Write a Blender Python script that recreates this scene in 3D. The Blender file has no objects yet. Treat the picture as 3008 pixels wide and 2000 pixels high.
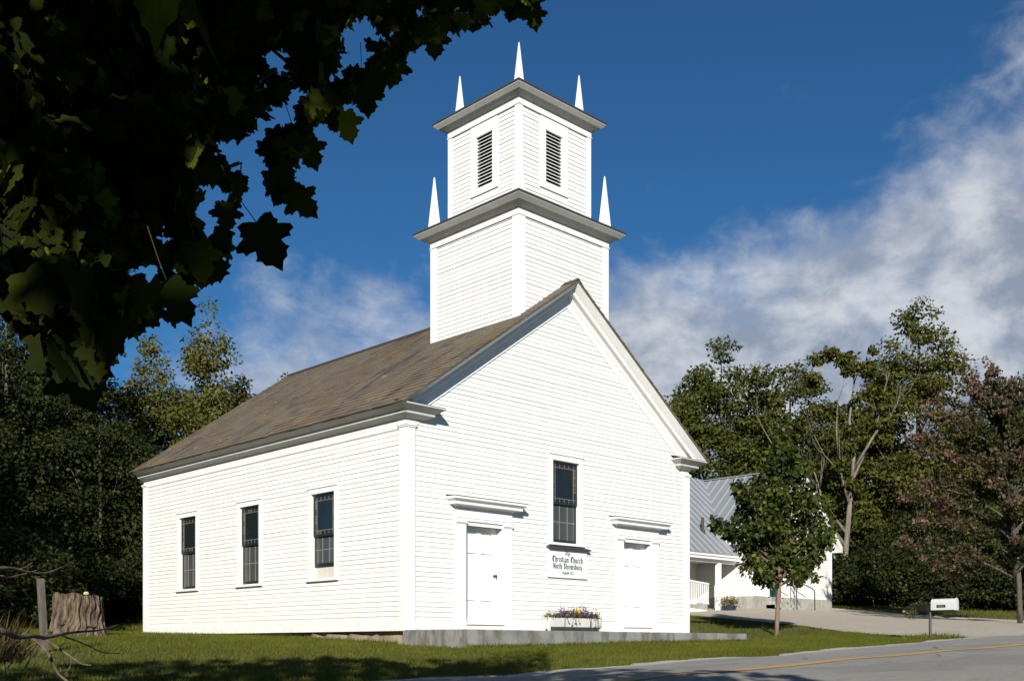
import bpy, math, random
import numpy as np
from mathutils import Vector
R = math.radians
sc = bpy.context.scene
col = sc.collection

# ------------------------------------------------------------------ camera
cam_d = bpy.data.cameras.new("camera")
cam = bpy.data.objects.new("camera", cam_d); col.objects.link(cam)
cam.location = (-12.881, -16.14, 0.0)
cam.rotation_euler = (R(90), 0, -0.772)
cam_d.sensor_width = 36.0
cam_d.lens = 3138.3 / 3008 * 36
cam_d.shift_y = 895.2 / 3008
cam_d.clip_start = 0.05
cam_d.clip_end = 3000
sc.camera = cam

# ------------------------------------------------------------------ light
SUN_AZ = math.atan2(-0.72, -0.69)      # compass-like: x = sin, y = cos
SUN_EL = R(23.4)
sun_vec = Vector((math.sin(SUN_AZ) * math.cos(SUN_EL), math.cos(SUN_AZ) * math.cos(SUN_EL), math.sin(SUN_EL)))
sd = bpy.data.lights.new("sun", 'SUN'); sd.energy = 5.0; sd.angle = R(0.53); sd.color = (1.0, 0.96, 0.885)
so = bpy.data.objects.new("sun", sd); col.objects.link(so)
so.rotation_euler = sun_vec.to_track_quat('Z', 'Y').to_euler()
so.location = (-60, -60, 60)

sc.view_settings.view_transform = 'Standard'
sc.view_settings.look = 'None'
sc.view_settings.exposure = 0.60
sc.view_settings.gamma = 1.0
sc.cycles.max_bounces = 6
sc.cycles.diffuse_bounces = 3
sc.cycles.transparent_max_bounces = 6

# ------------------------------------------------------------------ node helper
class NT:
    def __init__(s, tree): s.t = tree; s.n = tree.nodes; s.l = tree.links
    def node(s, typ, **kw):
        n = s.n.new(typ)
        for k, v in kw.items(): setattr(n, k, v)
        return n
    def put(s, sock, v):
        if isinstance(v, bpy.types.NodeSocket): s.l.new(v, sock)
        elif v is not None:
            if isinstance(v, (tuple, list)) and sock.type == 'RGBA' and len(v) == 3: v = (*v, 1)
            sock.default_value = v
    def math(s, op, a, b=None, c=None, clamp=False):
        n = s.node('ShaderNodeMath', operation=op, use_clamp=clamp)
        s.put(n.inputs[0], a)
        if b is not None: s.put(n.inputs[1], b)
        if c is not None: s.put(n.inputs[2], c)
        return n.outputs[0]
    def noise(s, vec, scale, detail=4, rough=.55, dist=0.0, lac=2.0):
        n = s.node('ShaderNodeTexNoise')
        s.put(n.inputs['Vector'], vec); n.inputs['Scale'].default_value = scale
        n.inputs['Detail'].default_value = detail; n.inputs['Roughness'].default_value = rough
        n.inputs['Distortion'].default_value = dist; n.inputs['Lacunarity'].default_value = lac
        return n.outputs['Fac']
    def ramp(s, fac, stops):
        n = s.node('ShaderNodeValToRGB')
        e = n.color_ramp.elements
        while len(e) < len(stops): e.new(.5)
        for i, (p, c) in enumerate(stops):
            e[i].position = p; e[i].color = (*c, 1) if len(c) == 3 else c
        s.put(n.inputs[0], fac); return n.outputs['Color']
    def mix(s, fac, a, b, mode='MIX'):
        n = s.node('ShaderNodeMix', data_type='RGBA', blend_type=mode)
        s.put(n.inputs[0], fac); s.put(n.inputs[6], a); s.put(n.inputs[7], b)
        return n.outputs[2]
    def mapr(s, v, a, b, c=0.0, d=1.0, smooth=True):
        n = s.node('ShaderNodeMapRange', interpolation_type='SMOOTHSTEP' if smooth else 'LINEAR')
        s.put(n.inputs[0], v)
        for i, q in enumerate((a, b, c, d)): n.inputs[1 + i].default_value = q
        return n.outputs[0]
    def mapping(s, vec, scale=(1, 1, 1), loc=(0, 0, 0), rot=(0, 0, 0)):
        n = s.node('ShaderNodeMapping'); s.put(n.inputs[0], vec)
        n.inputs[1].default_value = loc; n.inputs[2].default_value = rot; n.inputs[3].default_value = scale
        return n.outputs[0]
    def bump(s, h, strength=.3, dist=.01):
        n = s.node('ShaderNodeBump'); s.put(n.inputs['Height'], h)
        n.inputs['Strength'].default_value = strength; n.inputs['Distance'].default_value = dist
        return n.outputs[0]

def new_mat(name):
    m = bpy.data.materials.new(name); m.use_nodes = True
    t = NT(m.node_tree); t.n.clear()
    out = t.node('ShaderNodeOutputMaterial')
    p = t.node('ShaderNodeBsdfPrincipled')
    t.l.new(p.outputs[0], out.inputs[0])
    t.out = out; t.p = p
    t.geo = t.node('ShaderNodeNewGeometry').outputs['Position']
    return m, t

# ------------------------------------------------------------------ sky
w = bpy.data.worlds.new("World"); sc.world = w; w.use_nodes = True
t = NT(w.node_tree); t.n.clear()
wo = t.node('ShaderNodeOutputWorld'); bg = t.node('ShaderNodeBackground'); t.l.new(bg.outputs[0], wo.inputs[0])
sky = t.node('ShaderNodeTexSky', sky_type='NISHITA')
sky.sun_disc = False; sky.sun_elevation = SUN_EL; sky.sun_rotation = SUN_AZ % (2 * math.pi)
sky.altitude = 600; sky.air_density = 1.0; sky.dust_density = 0.25; sky.ozone_density = 4.0
SKY_STRENGTH = 0.055
bg.inputs[1].default_value = SKY_STRENGTH
dirv = t.node('ShaderNodeTexCoord').outputs['Generated']
nrm = t.node('ShaderNodeVectorMath', operation='NORMALIZE'); t.l.new(dirv, nrm.inputs[0])
sep = t.node('ShaderNodeSeparateXYZ'); t.l.new(nrm.outputs[0], sep.inputs[0])
az = t.math('ARCTAN2', sep.outputs[0], sep.outputs[1])      # 0 = +Y, pi/2 = +X
el = t.math('ARCSINE', sep.outputs[2])
AZ0 = 0.772
comb = t.node('ShaderNodeCombineXYZ')
daz = t.math('SUBTRACT', az, AZ0)
t.l.new(daz, comb.inputs[0]); t.l.new(el, comb.inputs[1])
cv = comb.outputs[0]
def blob(a0, e0, sa, se, rot=0.0, amp=1.0):
    dx = t.math('SUBTRACT', daz, a0); dy = t.math('SUBTRACT', el, e0)
    c_, s_ = math.cos(rot), math.sin(rot)
    u = t.math('DIVIDE', t.math('ADD', t.math('MULTIPLY', dx, c_), t.math('MULTIPLY', dy, s_)), sa)
    v = t.math('DIVIDE', t.math('SUBTRACT', t.math('MULTIPLY', dy, c_), t.math('MULTIPLY', dx, s_)), se)
    d = t.math('ADD', t.math('MULTIPLY', u, u), t.math('MULTIPLY', v, v))
    return t.math('MULTIPLY', t.math('POWER', 2.718, t.math('MULTIPLY', d, -1.0)), amp)
def add(*a):
    r = a[0]
    for b in a[1:]: r = t.math('ADD', r, b)
    return r
cover = add(blob(0.34, 0.20, 0.30, 0.13, 0.05, 1.0), blob(0.47, 0.38, 0.20, 0.11, 0.75, 0.66),
            blob(0.12, 0.25, 0.10, 0.10, 0.0, 0.72), blob(0.27, 0.33, 0.12, 0.05, 0.2, 0.30),
            blob(-0.16, 0.305, 0.12, 0.045, -0.30, 0.50), blob(-0.22, 0.23, 0.17, 0.06, 0, 0.68), blob(-0.02, 0.235, 0.06, 0.04, 0, 0.35),
            blob(-1.1, 0.3, 0.4, 0.15, 0, .6), blob(1.5, 0.3, 0.5, 0.12, 0, .7), blob(2.6, 0.25, 0.5, 0.1, 0, .5))
warp = t.mapping(cv, scale=(1.0, 1.25, 1), rot=(0, 0, 0.25))
n1 = t.noise(warp, 9.0, 9, .58, .25)
n2 = t.noise(t.mapping(cv, scale=(1.0, 1.6, 1), rot=(0, 0, .4)), 24.0, 7, .62, .5)
dens = add(cover, t.math('MULTIPLY', t.math('SUBTRACT', n1, .5), 1.4), t.math('MULTIPLY', t.math('SUBTRACT', n2, .5), .62))
mask = t.mapr(dens, .24, 1.12, 0, 1)
lit = t.noise(t.mapping(cv, scale=(1, 1.3, 1), loc=(.03, .05, 0)), 13.0, 7, .58, .2)
thick = t.mapr(dens, .55, 1.35, 0, 1)
lit2 = t.math('SUBTRACT', t.math('ADD', t.mapr(lit, .36, .68, 0, 1), .28), t.math('MULTIPLY', thick, .48), clamp=True)
K = 1.0 / SKY_STRENGTH
cloud = t.mix(lit2, (0.20 * K, 0.23 * K, 0.285 * K), (0.50 * K, 0.505 * K, 0.515 * K))
skyc = t.mix(1.0, sky.outputs[0], (0.34, 0.71, 0.93), 'MULTIPLY')
final = t.mix(t.math('MULTIPLY', mask, .88), skyc, cloud)
t.l.new(final, bg.inputs[0])

# ------------------------------------------------------------------ materials
def paint_mat(name, base, rough=.45, dirt=.05, scale=3.0, bump=.05):
    m, t = new_mat(name)
    n = t.noise(t.geo, scale, 6, .6)
    streak = t.noise(t.mapping(t.geo, scale=(6, 6, .8)), 1.4, 5, .6)
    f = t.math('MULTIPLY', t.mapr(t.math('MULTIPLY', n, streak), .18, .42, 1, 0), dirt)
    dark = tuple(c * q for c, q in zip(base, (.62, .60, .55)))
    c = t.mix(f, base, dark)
    lvn = t.node('ShaderNodeAttribute', attribute_name='lv').outputs['Fac']
    c = t.mix(t.mapr(lvn, 0, 1, .06, 0, False), c, tuple(q * .55 for q in base))
    sepz = t.node('ShaderNodeSeparateXYZ'); t.l.new(t.geo, sepz.inputs[0])
    spl = t.math('MULTIPLY', t.mapr(sepz.outputs[2], .25, .95, 1, 0), t.mapr(t.noise(t.geo, 5, 5, .7),   .42, .72, 0, .32))
    if name == 'white_paint' or name == 'white_trim_paint': c = t.mix(spl, c, (.40, .37, .28))
    t.put(t.p.inputs['Base Color'], c)
    t.p.inputs['Roughness'].default_value = rough
    t.put(t.p.inputs['Normal'], t.bump(t.noise(t.mapping(t.geo, scale=(8, 8, 60)), 1.2, 4, .6), bump, .004))
    return m
M = {}
M['white'] = paint_mat('white_paint', (.725, .72, .69), .5, .25)
M['trim'] = paint_mat('white_trim_paint', (.74, .74, .718), .42, .2)
M['cornice'] = paint_mat('shade_toned_cornice_paint', (.50, .50, .475), .55, .35)  # trim white greyed in the colour to imitate shade under the mouldings
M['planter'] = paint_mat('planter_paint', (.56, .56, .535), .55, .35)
M['sign'] = paint_mat('sign_white', (.76, .78, .77), .4, .15)
M['door'] = paint_mat('white_door_paint', (.80, .79, .755), .35, .08)
M['knob'] = paint_mat('dark_bronze', (.05, .03, .02), .3, .1)
M['letter'] = paint_mat('black_lettering', (.02, .022, .028), .5, .1)
M['sash'] = paint_mat('dark_green_sash', (.010, .019, .017), .4, .1)
M['muntin'] = paint_mat('grey_muntin', (.18, .19, .17), .5, .2)
M['dark'] = paint_mat('dark_interior', (.006, .006, .006), .9, .1)
M['flash'] = paint_mat('dark_flashing', (.045, .043, .04), .7, .5)
M['teal'] = paint_mat('teal_door_paint', (.01, .05, .045), .4, .1)
M['iron'] = paint_mat('dark_iron', (.03, .035, .04), .45, .3)
M['black'] = paint_mat('black_plastic', (.008, .008, .009), .35, .1)
M['blueplastic'] = paint_mat('blue_plastic', (.014, .026, .06), .3, .1)
M['mailwhite'] = paint_mat('mailbox_enamel', (.52, .53, .53), .35, .35)
M['blind'] = paint_mat('cream_blind', (.50, .48, .42), .8, .1)
M['redflag'] = paint_mat('red_flag', (.30, .06, .03), .5, .2)
M['rust'] = paint_mat('rusty_pipe', (.060, .040, .030), .8, .8)
M['plate'] = paint_mat('plate_black', (.02, .02, .018), .4, .1)
M['digit'] = paint_mat('digit_grey', (.22, .23, .21), .5, .1)

def glass_mat(name, c, rough=.06, spec=.5, var=0.0):
    m, t = new_mat(name)
    n = t.noise(t.mapping(t.geo, scale=(1, 1, .6)), 2.5, 3, .5)
    t.put(t.p.inputs['Base Color'], t.mix(n, tuple(v * .6 for v in c), tuple(v * 1.5 for v in c)))
    t.p.inputs['Roughness'].default_value = rough
    t.p.inputs['Specular IOR Level'].default_value = spec
    t.put(t.p.inputs['Normal'], t.bump(t.noise(t.geo, 3.0, 2, .5), .08, .02))
    return m
M['glass'] = glass_mat('window_glass', (.010, .014, .0135))
M['glass2'] = glass_mat('window_screen_glass', (.05, .052, .050), .25)
for k, c in dict(amber=(.085, .052, .016), brownglass=(.022, .012, .008), blueglass=(.012, .022, .05), tealglass=(.010, .038, .046),
                 wine=(.028, .012, .012), smoke=(.015, .016, .016)).items():
    M[k] = glass_mat(k + '_stained_glass', c, .2)

def slate_mat():
    m, t = new_mat('slate_roof')
    a = t.node('ShaderNodeAttribute', attribute_name='lv').outputs['Fac']
    base = t.ramp(a, [(0, (.080, .072, .064)), (.3, (.125, .098, .070)), (.55, (.122, .108, .078)), (.8, (.155, .128, .080)), (1, (.110, .088, .074))])
    big = t.noise(t.geo, .55, 5, .6)
    c = t.mix(t.mapr(big, .40, .58, 0, .7), base, (.112, .080, .054))
    lich = t.noise(t.mapping(t.geo, scale=(1, .45, 1)), 2.2, 7, .68)
    c = t.mix(t.mapr(lich, .50, .64, 0, .8), c, (.17, .115, .040))
    gg = t.noise(t.mapping(t.geo, scale=(.5, .9, .5), loc=(9, 2, 2)), .8, 5, .6)
    c = t.mix(t.mapr(gg, .50, .62, 0, .6), c, (.135, .120, .086))
    stain = t.noise(t.mapping(t.geo, scale=(1, .5, 1), loc=(3, 8, 2)), 1.1, 6, .6)
    c = t.mix(t.mapr(stain, .56, .66, 0, .7), c, (.105, .044, .022))
    pale = t.noise(t.mapping(t.geo, scale=(2.4, 1.1, 2.4), loc=(7, 1, 4)), 2.6, 5, .75)
    c = t.mix(t.mapr(pale, .62, .68, 0, .8), c, (.34, .32, .28))
    dk = t.noise(t.mapping(t.geo, scale=(.35, 1.5, .35), loc=(1, 5, 3)), 1.3, 5, .6)
    c = t.mix(t.mapr(dk, .53, .66, 0, .75), c, (.038, .034, .036))
    t.put(t.p.inputs['Base Color'], c); t.p.inputs['Roughness'].default_value = .75
    t.put(t.p.inputs['Normal'], t.bump(t.noise(t.geo, 18, 5, .7), .4, .01))
    return m
M['slate'] = slate_mat()

def metal_roof_mat():
    m, t = new_mat('standing_seam_metal')
    n = t.noise(t.geo, .8, 5, .6)
    t.put(t.p.inputs['Base Color'], t.mix(n, (.20, .215, .235), (.26, .275, .29)))
    t.p.inputs['Roughness'].default_value = .5; t.p.inputs['Metallic'].default_value = .25
    return m
M['metalroof'] = metal_roof_mat()
M['seam'] = paint_mat('roof_seam', (.33, .34, .35), .5, .2)

def concrete_mat(name, a, b, stain=(.085, .075, .055)):
    m, t = new_mat(name)
    n = t.noise(t.geo, 2.2, 8, .65)
    c = t.mix(t.mapr(n, .3, .7), a, b)
    s = t.noise(t.mapping(t.geo, scale=(1.7, 1.7, .55), loc=(2, 3, 1)), 1.7, 7, .68)
    c = t.mix(t.mapr(s, .46, .62, 0, .8), c, stain)
    g = t.noise(t.geo, 60, 3, .7)
    c = t.mix(t.math('MULTIPLY', g, .35), c, tuple(v * .6 for v in a))
    t.put(t.p.inputs['Base Color'], c); t.p.inputs['Roughness'].default_value = .9
    t.put(t.p.inputs['Normal'], t.bump(t.math('ADD', n, t.math('MULTIPLY', g, .3)), .5, .012))
    return m
M['concrete'] = concrete_mat('weathered_concrete', (.16, .16, .152), (.25, .248, .23))
M['foundation'] = concrete_mat('pale_foundation', (.30, .30, .28), (.38, .37, .34), (.25, .22, .17))
M['stone'] = concrete_mat('lichen_fieldstone', (.16, .13, .09), (.24, .20, .14), (.19, .11, .03))

def asphalt_mat():
    m, t = new_mat('weathered_asphalt')
    sx = t.node('ShaderNodeSeparateXYZ'); t.l.new(t.geo, sx.inputs[0])
    n = t.noise(t.geo, .9, 6, .6)
    g = t.noise(t.geo, 70, 3, .8)
    c = t.mix(n, (.215, .202, .176), (.285, .266, .228))
    c = t.mix(t.mapr(g, .35, .75, 0, .40), c, (.14, .14, .138))
    tr = t.noise(t.mapping(t.geo, scale=(.12, 1.6, 1)), 1.0, 4, .6)
    c = t.mix(t.mapr(tr, .5, .68, 0, .30), c, (.18, .18, .178))
    cr = t.noise(t.mapping(t.geo, scale=(.6, 2.0, 1), loc=(4, 2, 0)), 1.2, 9, .75, 1.5)
    ln = t.math('ABSOLUTE', t.math('SUBTRACT', cr, .5))
    c = t.mix(t.mapr(ln, 0, .010, .75, 0), c, (.05, .05, .05))
    pv = t.noise(t.mapping(t.geo, scale=(.25, .5, 1), loc=(11, 3, 0)), 1.0, 3, .5)
    c = t.mix(t.mapr(pv, .56, .60, 0, .35), c, (.12, .117, .11))
    t.put(t.p.inputs['Base Color'], c); t.p.inputs['Roughness'].default_value = .92
    t.put(t.p.inputs['Normal'], t.bump(g, .5, .008))
    return m
M['asphalt'] = asphalt_mat()
def gravel_mat(name, a, b, dark, crack=True):
    m, t = new_mat(name)
    v = t.node('ShaderNodeTexVoronoi'); t.put(v.inputs['Vector'], t.geo); v.inputs['Scale'].default_value = 22
    n = t.noise(t.geo, .7, 6, .65)
    c = t.mix(n, a, b)
    c = t.mix(t.mapr(v.outputs['Distance'], .2, .75, 0, .5), c, dark)
    if crack:
        cr = t.noise(t.mapping(t.geo, scale=(1, .5, 1), loc=(4, 2, 0), rot=(0, 0, .5)), 1.1, 8, .7, 1.0)
        ln = t.math('ABSOLUTE', t.math('SUBTRACT', cr, .5))
        c = t.mix(t.mapr(ln, 0, .012, .6, 0), c, tuple(q * .6 for q in dark))
    t.put(t.p.inputs['Base Color'], c); t.p.inputs['Roughness'].default_value = .95
    t.put(t.p.inputs['Normal'], t.bump(v.outputs['Distance'], .6, .015))
    return m
M['drive'] = gravel_mat('pale_driveway', (.37, .32, .25), (.47, .41, .325), (.25, .215, .165))
M['gravel'] = gravel_mat('road_gravel', (.34, .32, .28), (.48, .45, .40), (.20, .18, .15), False)
def line_mat():
    m, t = new_mat('worn_yellow_paint')
    n = t.noise(t.geo, 14, 6, .75)
    t.put(t.p.inputs['Base Color'], t.mix(t.mapr(n, .44, .62, 0, .75), (.52, .27, .03), (.19, .17, .14)))
    t.p.inputs['Roughness'].default_value = .85
    return m
M['yellow'] = line_mat()
def lawn_mat():
    m, t = new_mat('lawn_soil')
    n = t.noise(t.geo, 1.1, 7, .65); g = t.noise(t.geo, 40, 4, .7)
    c = t.mix(t.mapr(n, .35, .65), (.040, .044, .009), (.066, .060, .014))
    c = t.mix(t.mapr(g, .4, .7, 0, .6), c, (.016, .024, .006))
    t.put(t.p.inputs['Base Color'], c); t.p.inputs['Roughness'].default_value = 1
    t.put(t.p.inputs['Normal'], t.bump(g, .8, .03))
    return m
M['lawn'] = lawn_mat()

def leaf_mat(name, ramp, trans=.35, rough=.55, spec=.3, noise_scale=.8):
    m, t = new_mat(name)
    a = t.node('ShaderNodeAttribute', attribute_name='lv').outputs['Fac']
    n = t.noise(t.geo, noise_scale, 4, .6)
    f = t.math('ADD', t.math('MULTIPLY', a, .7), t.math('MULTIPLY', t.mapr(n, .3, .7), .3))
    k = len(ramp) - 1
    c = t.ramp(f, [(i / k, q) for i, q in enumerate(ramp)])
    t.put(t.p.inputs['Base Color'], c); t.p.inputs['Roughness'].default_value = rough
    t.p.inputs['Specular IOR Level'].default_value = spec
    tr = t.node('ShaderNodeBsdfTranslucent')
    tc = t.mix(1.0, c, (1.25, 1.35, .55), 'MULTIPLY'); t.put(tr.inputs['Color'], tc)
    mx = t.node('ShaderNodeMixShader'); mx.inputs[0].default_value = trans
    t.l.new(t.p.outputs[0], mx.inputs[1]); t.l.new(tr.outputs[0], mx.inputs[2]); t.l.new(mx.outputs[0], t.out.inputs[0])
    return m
M['leaf_maple'] = leaf_mat('maple_leaves', [(.028, .038, .009), (.048, .058, .011), (.076, .084, .015), (.12, .118, .022)], .35, .7, .12)
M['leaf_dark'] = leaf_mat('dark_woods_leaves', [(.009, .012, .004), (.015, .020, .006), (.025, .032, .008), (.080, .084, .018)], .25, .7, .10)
M['leaf_aspen'] = leaf_mat('aspen_leaves', [(.070, .076, .020), (.10, .100, .026), (.13, .122, .034), (.17, .145, .045)], .35, .7, .12)
M['leaf_ash'] = leaf_mat('ash_leaves', [(.034, .042, .010), (.058, .066, .013), (.092, .094, .019), (.145, .115, .03)], .35, .7, .12)
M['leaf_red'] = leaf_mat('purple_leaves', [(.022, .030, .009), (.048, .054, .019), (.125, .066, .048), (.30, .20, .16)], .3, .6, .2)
M['leaf_young'] = leaf_mat('young_maple_leaves', [(.017, .026, .006), (.032, .045, .008), (.056, .068, .012), (.20, .21, .045)], .35, .6, .15)
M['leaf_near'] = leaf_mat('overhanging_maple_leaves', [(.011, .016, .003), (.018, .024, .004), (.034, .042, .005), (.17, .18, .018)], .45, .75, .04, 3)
M['grass'] = leaf_mat('grass_blades', [(.045, .064, .008), (.080, .095, .012), (.116, .119, .018), (.172, .146, .034)], .35, .7, .1, .9)
M['drygrass'] = leaf_mat('dry_grass', [(.10, .075, .03), (.14, .10, .045), (.17, .13, .06)], .3)
M['purple'] = leaf_mat('purple_flowers', [(.055, .028, .026), (.085, .040, .048), (.13, .075, .12), (.17, .11, .15)], .3)
M['olive'] = leaf_mat('bedding_leaves', [(.045, .050, .012), (.075, .075, .014), (.11, .10, .02)], .3)
M['petal_y'] = leaf_mat('yellow_petals', [(.65, .42, .02), (.75, .5, .03)], .3)
M['petal_o'] = leaf_mat('orange_petals', [(.60, .18, .03), (.7, .25, .05)], .3)
M['petal_p'] = leaf_mat('pink_petals', [(.55, .25, .35), (.65, .35, .4)], .3)
def bark_mat(name, a, b, sc_=9, bump=.8):
    m, t = new_mat(name)
    n = t.noise(t.mapping(t.geo, scale=(1, 1, .22)), sc_, 7, .7, .4)
    t.put(t.p.inputs['Base Color'], t.mix(t.mapr(n, .35, .65), a, b)); t.p.inputs['Roughness'].default_value = .95
    t.put(t.p.inputs['Normal'], t.bump(n, bump, .03)); return m
M['bark'] = bark_mat('maple_bark', (.045, .036, .028), (.10, .085, .065))
M['bark_pale'] = bark_mat('pale_bark', (.085, .072, .055), (.20, .172, .13), 5)
M['bark_young'] = bark_mat('young_bark', (.13, .085, .055), (.22, .15, .10), 14, .4)
M['bark_birch'] = bark_mat('birch_bark', (.22, .20, .17), (.42, .40, .35), 4, .3)
M['stump'] = bark_mat('stump_bark', (.026, .016, .010), (.16, .118, .075), 10, 1.0)
M['twig'] = bark_mat('twig_bark', (.045, .032, .022), (.13, .095, .065), 20, .3)
M['stalk'] = bark_mat('leaf_stalk', (.014, .009, .006), (.034, .022, .012), 20, .3)
M['post'] = bark_mat('weathered_post', (.06, .052, .042), (.12, .105, .085), 12, .5)
M['wood'] = bark_mat('stump_cut_wood', (.40, .32, .20), (.5, .42, .28), 12, .3)

# ------------------------------------------------------------------ mesh helpers
def root_loc(p):
    while p.parent: p = p.parent
    return np.array(p.location)
class MB:
    def __init__(s): s.v = []; s.f = []; s.m = []; s.lv = []
    def add(s, vs, fs, m=0, lv=.5):
        b = len(s.v); s.v += [tuple(map(float, q)) for q in vs]
        for f in fs: s.f.append(tuple(i + b for i in f)); s.m.append(m); s.lv.append(lv)
    def hexa(s, p, m=0, lv=.5):   # p: 4 bottom, 4 top
        s.add(p, [(0, 3, 2, 1), (4, 5, 6, 7), (0, 1, 5, 4), (1, 2, 6, 5), (2, 3, 7, 6), (3, 0, 4, 7)], m, lv)
    def box(s, x0, x1, y0, y1, z0, z1, m=0, lv=.5):
        s.hexa([(x0, y0, z0), (x1, y0, z0), (x1, y1, z0), (x0, y1, z0), (x0, y0, z1), (x1, y0, z1), (x1, y1, z1), (x0, y1, z1)], m, lv)
    def fbox(s, fr, u0, u1, o0, o1, z0, z1, m=0):
        P = lambda u, o, z: fr(u, o, z)
        s.hexa([P(u0, o0, z0), P(u1, o0, z0), P(u1, o1, z0), P(u0, o1, z0), P(u0, o0, z1), P(u1, o0, z1), P(u1, o1, z1), P(u0, o1, z1)], m)
    def prism(s, poly, ext, m=0):  # poly: list of 3D points, ext: vector
        n = len(poly); e = np.array(ext, float)
        vs = [np.array(p, float) for p in poly] + [np.array(p, float) + e for p in poly]
        s.add(vs, [tuple(range(n))[::-1], tuple(range(n, 2 * n))] + [(i, (i + 1) % n, n + (i + 1) % n, n + i) for i in range(n)], m)
    def tube(s, pts, rad, seg=8, m=0, cap=True):
        pts = [np.array(p, float) for p in pts]
        if not hasattr(rad, '__len__'): rad = [rad] * len(pts)
        rings = []
        for i, p in enumerate(pts):
            a = pts[max(i - 1, 0)]; b = pts[min(i + 1, len(pts) - 1)]
            d = b - a; d /= (np.linalg.norm(d) + 1e-9)
            h = np.array([0, 0, 1.]) if abs(d[2]) < .9 else np.array([1., 0, 0])
            x = np.cross(d, h); x /= np.linalg.norm(x); y = np.cross(d, x)
            rings.append([p + rad[i] * (math.cos(2 * math.pi * k / seg) * x + math.sin(2 * math.pi * k / seg) * y) for k in range(seg)])
        vs = [q for r_ in rings for q in r_]; fs = []
        for i in range(len(pts) - 1):
            for k in range(seg):
                k2 = (k + 1) % seg
                fs.append((i * seg + k, i * seg + k2, (i + 1) * seg + k2, (i + 1) * seg + k))
        if cap:
            fs.append(tuple(range(seg))[::-1]); b = (len(pts) - 1) * seg; fs.append(tuple(range(b, b + seg)))
        s.add(vs, fs, m)
    def ring(s, profile, path, closed=False, m=0):
        # profile: list of (o, z); path(o) -> list of (x, y) with mitred corners
        loops = [[(x, y, z) for x, y in path(o)] for o, z in profile]
        n = len(loops[0]); vs = [q for l in loops for q in l]; fs = []
        for j in range(len(loops) - 1):
            for i in range(n if closed else n - 1):
                i2 = (i + 1) % n
                fs.append((j * n + i, j * n + i2, (j + 1) * n + i2, (j + 1) * n + i))
        s.add(vs, fs, m)
    def build(s, name, mats, parent=None, smooth=False, bevel=0.0):
        if not isinstance(mats, (list, tuple)): mats = [mats]
        me = bpy.data.meshes.new(name)
        off = root_loc(parent) if parent is not None else np.zeros(3)
        v = np.array(s.v, float).reshape(-1, 3) - off
        me.from_pydata(v.tolist(), [], s.f)
        for q in mats: me.materials.append(q)
        if len(mats) > 1: me.polygons.foreach_set('material_index', s.m)
        at = me.attributes.new('lv', 'FLOAT', 'FACE'); at.data.foreach_set('value', s.lv)
        if smooth: me.polygons.foreach_set('use_smooth', [True] * len(s.f))
        me.update()
        o = bpy.data.objects.new(name, me); col.objects.link(o)
        if parent is not None: o.parent = parent
        if bevel:
            b = o.modifiers.new('bevel', 'BEVEL'); b.width = bevel; b.segments = 2; b.limit_method = 'ANGLE'
        return o
def thing(name, label, cat, loc, group=None):
    o = bpy.data.objects.new(name, None); col.objects.link(o); o.location = loc
    o.empty_display_size = .3
    tag(o, label, cat, group); return o
def tag(o, label=None, cat=None, group=None, kind=None):
    if label: o['label'] = label
    if cat: o['category'] = cat
    if group: o['group'] = group
    if kind: o['kind'] = kind
    return o

def leaf_mesh(name, tmpl, faces, pos, tip, nor, size, lv, mat, parent=None):
    T = np.array(tmpl, float); N = len(pos); k = len(T)
    tip = tip / (np.linalg.norm(tip, axis=1, keepdims=True) + 1e-9)
    x = np.cross(tip, nor); x /= (np.linalg.norm(x, axis=1, keepdims=True) + 1e-9)
    n = np.cross(x, tip)
    V = pos[:, None, :] + size[:, None, None] * (T[None, :, 0:1] * x[:, None, :] + T[None, :, 1:2] * tip[:, None, :] + T[None, :, 2:3] * n[:, None, :])
    V = V.reshape(-1, 3)
    if parent is not None: V = V - root_loc(parent)
    lt = np.array([len(f) for f in faces]); fl = np.concatenate([np.array(f) for f in faces])
    loops = (fl[None, :] + (np.arange(N) * k)[:, None]).reshape(-1)
    tot = np.tile(lt, N); start = np.concatenate([[0], np.cumsum(tot)[:-1]])
    me = bpy.data.meshes.new(name)
    me.vertices.add(len(V)); me.vertices.foreach_set('co', V.astype(np.float32).reshape(-1))
    me.loops.add(len(loops)); me.loops.foreach_set('vertex_index', loops.astype(np.int32))
    me.polygons.add(len(tot)); me.polygons.foreach_set('loop_start', start.astype(np.int32))
    me.materials.append(mat)
    me.update(calc_edges=True)
    at = me.attributes.new('lv', 'FLOAT', 'FACE'); at.data.foreach_set('value', np.repeat(lv, len(faces)).astype(np.float32))
    o = bpy.data.objects.new(name, me); col.objects.link(o)
    if parent is not None: o.parent = parent
    return o
KITE = [(0, 0, 0), (.36, .45, .10), (0, 1, -.05), (-.36, .45, .10)]
KITE_F = [(0, 1, 2, 3)]
half = [(.10, -.06), (.24, -.11), (.37, -.08), (.36, .04), (.42, .10), (.37, .16), (.48, .20), (.60, .26), (.62, .36), (.50, .40), (.49, .48), (.40, .46), (.28, .47), (.31, .58), (.37, .64), (.27, .69), (.24, .79), (.12, .84)]
outl = [(0, 0)] + half + [(0, 1.02)] + [(-x, y) for x, y in half[::-1]]
MAPLE = [(0, .30, .0)] + [(x, y, -.16 * abs(x) + .10 * x * x - .10 * max(0, y - .5)) for x, y in outl]
MAPLE_F = [(0, i, i + 1) for i in range(1, len(outl))] + [(0, len(outl), 1)]
hs = [(.33, -.08), (.30, .15), (.60, .36), (.24, .45), (.30, .66)]
outs = [(0, 0)] + hs + [(0, 1.0)] + [(-x, y) for x, y in hs[::-1]]
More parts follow.
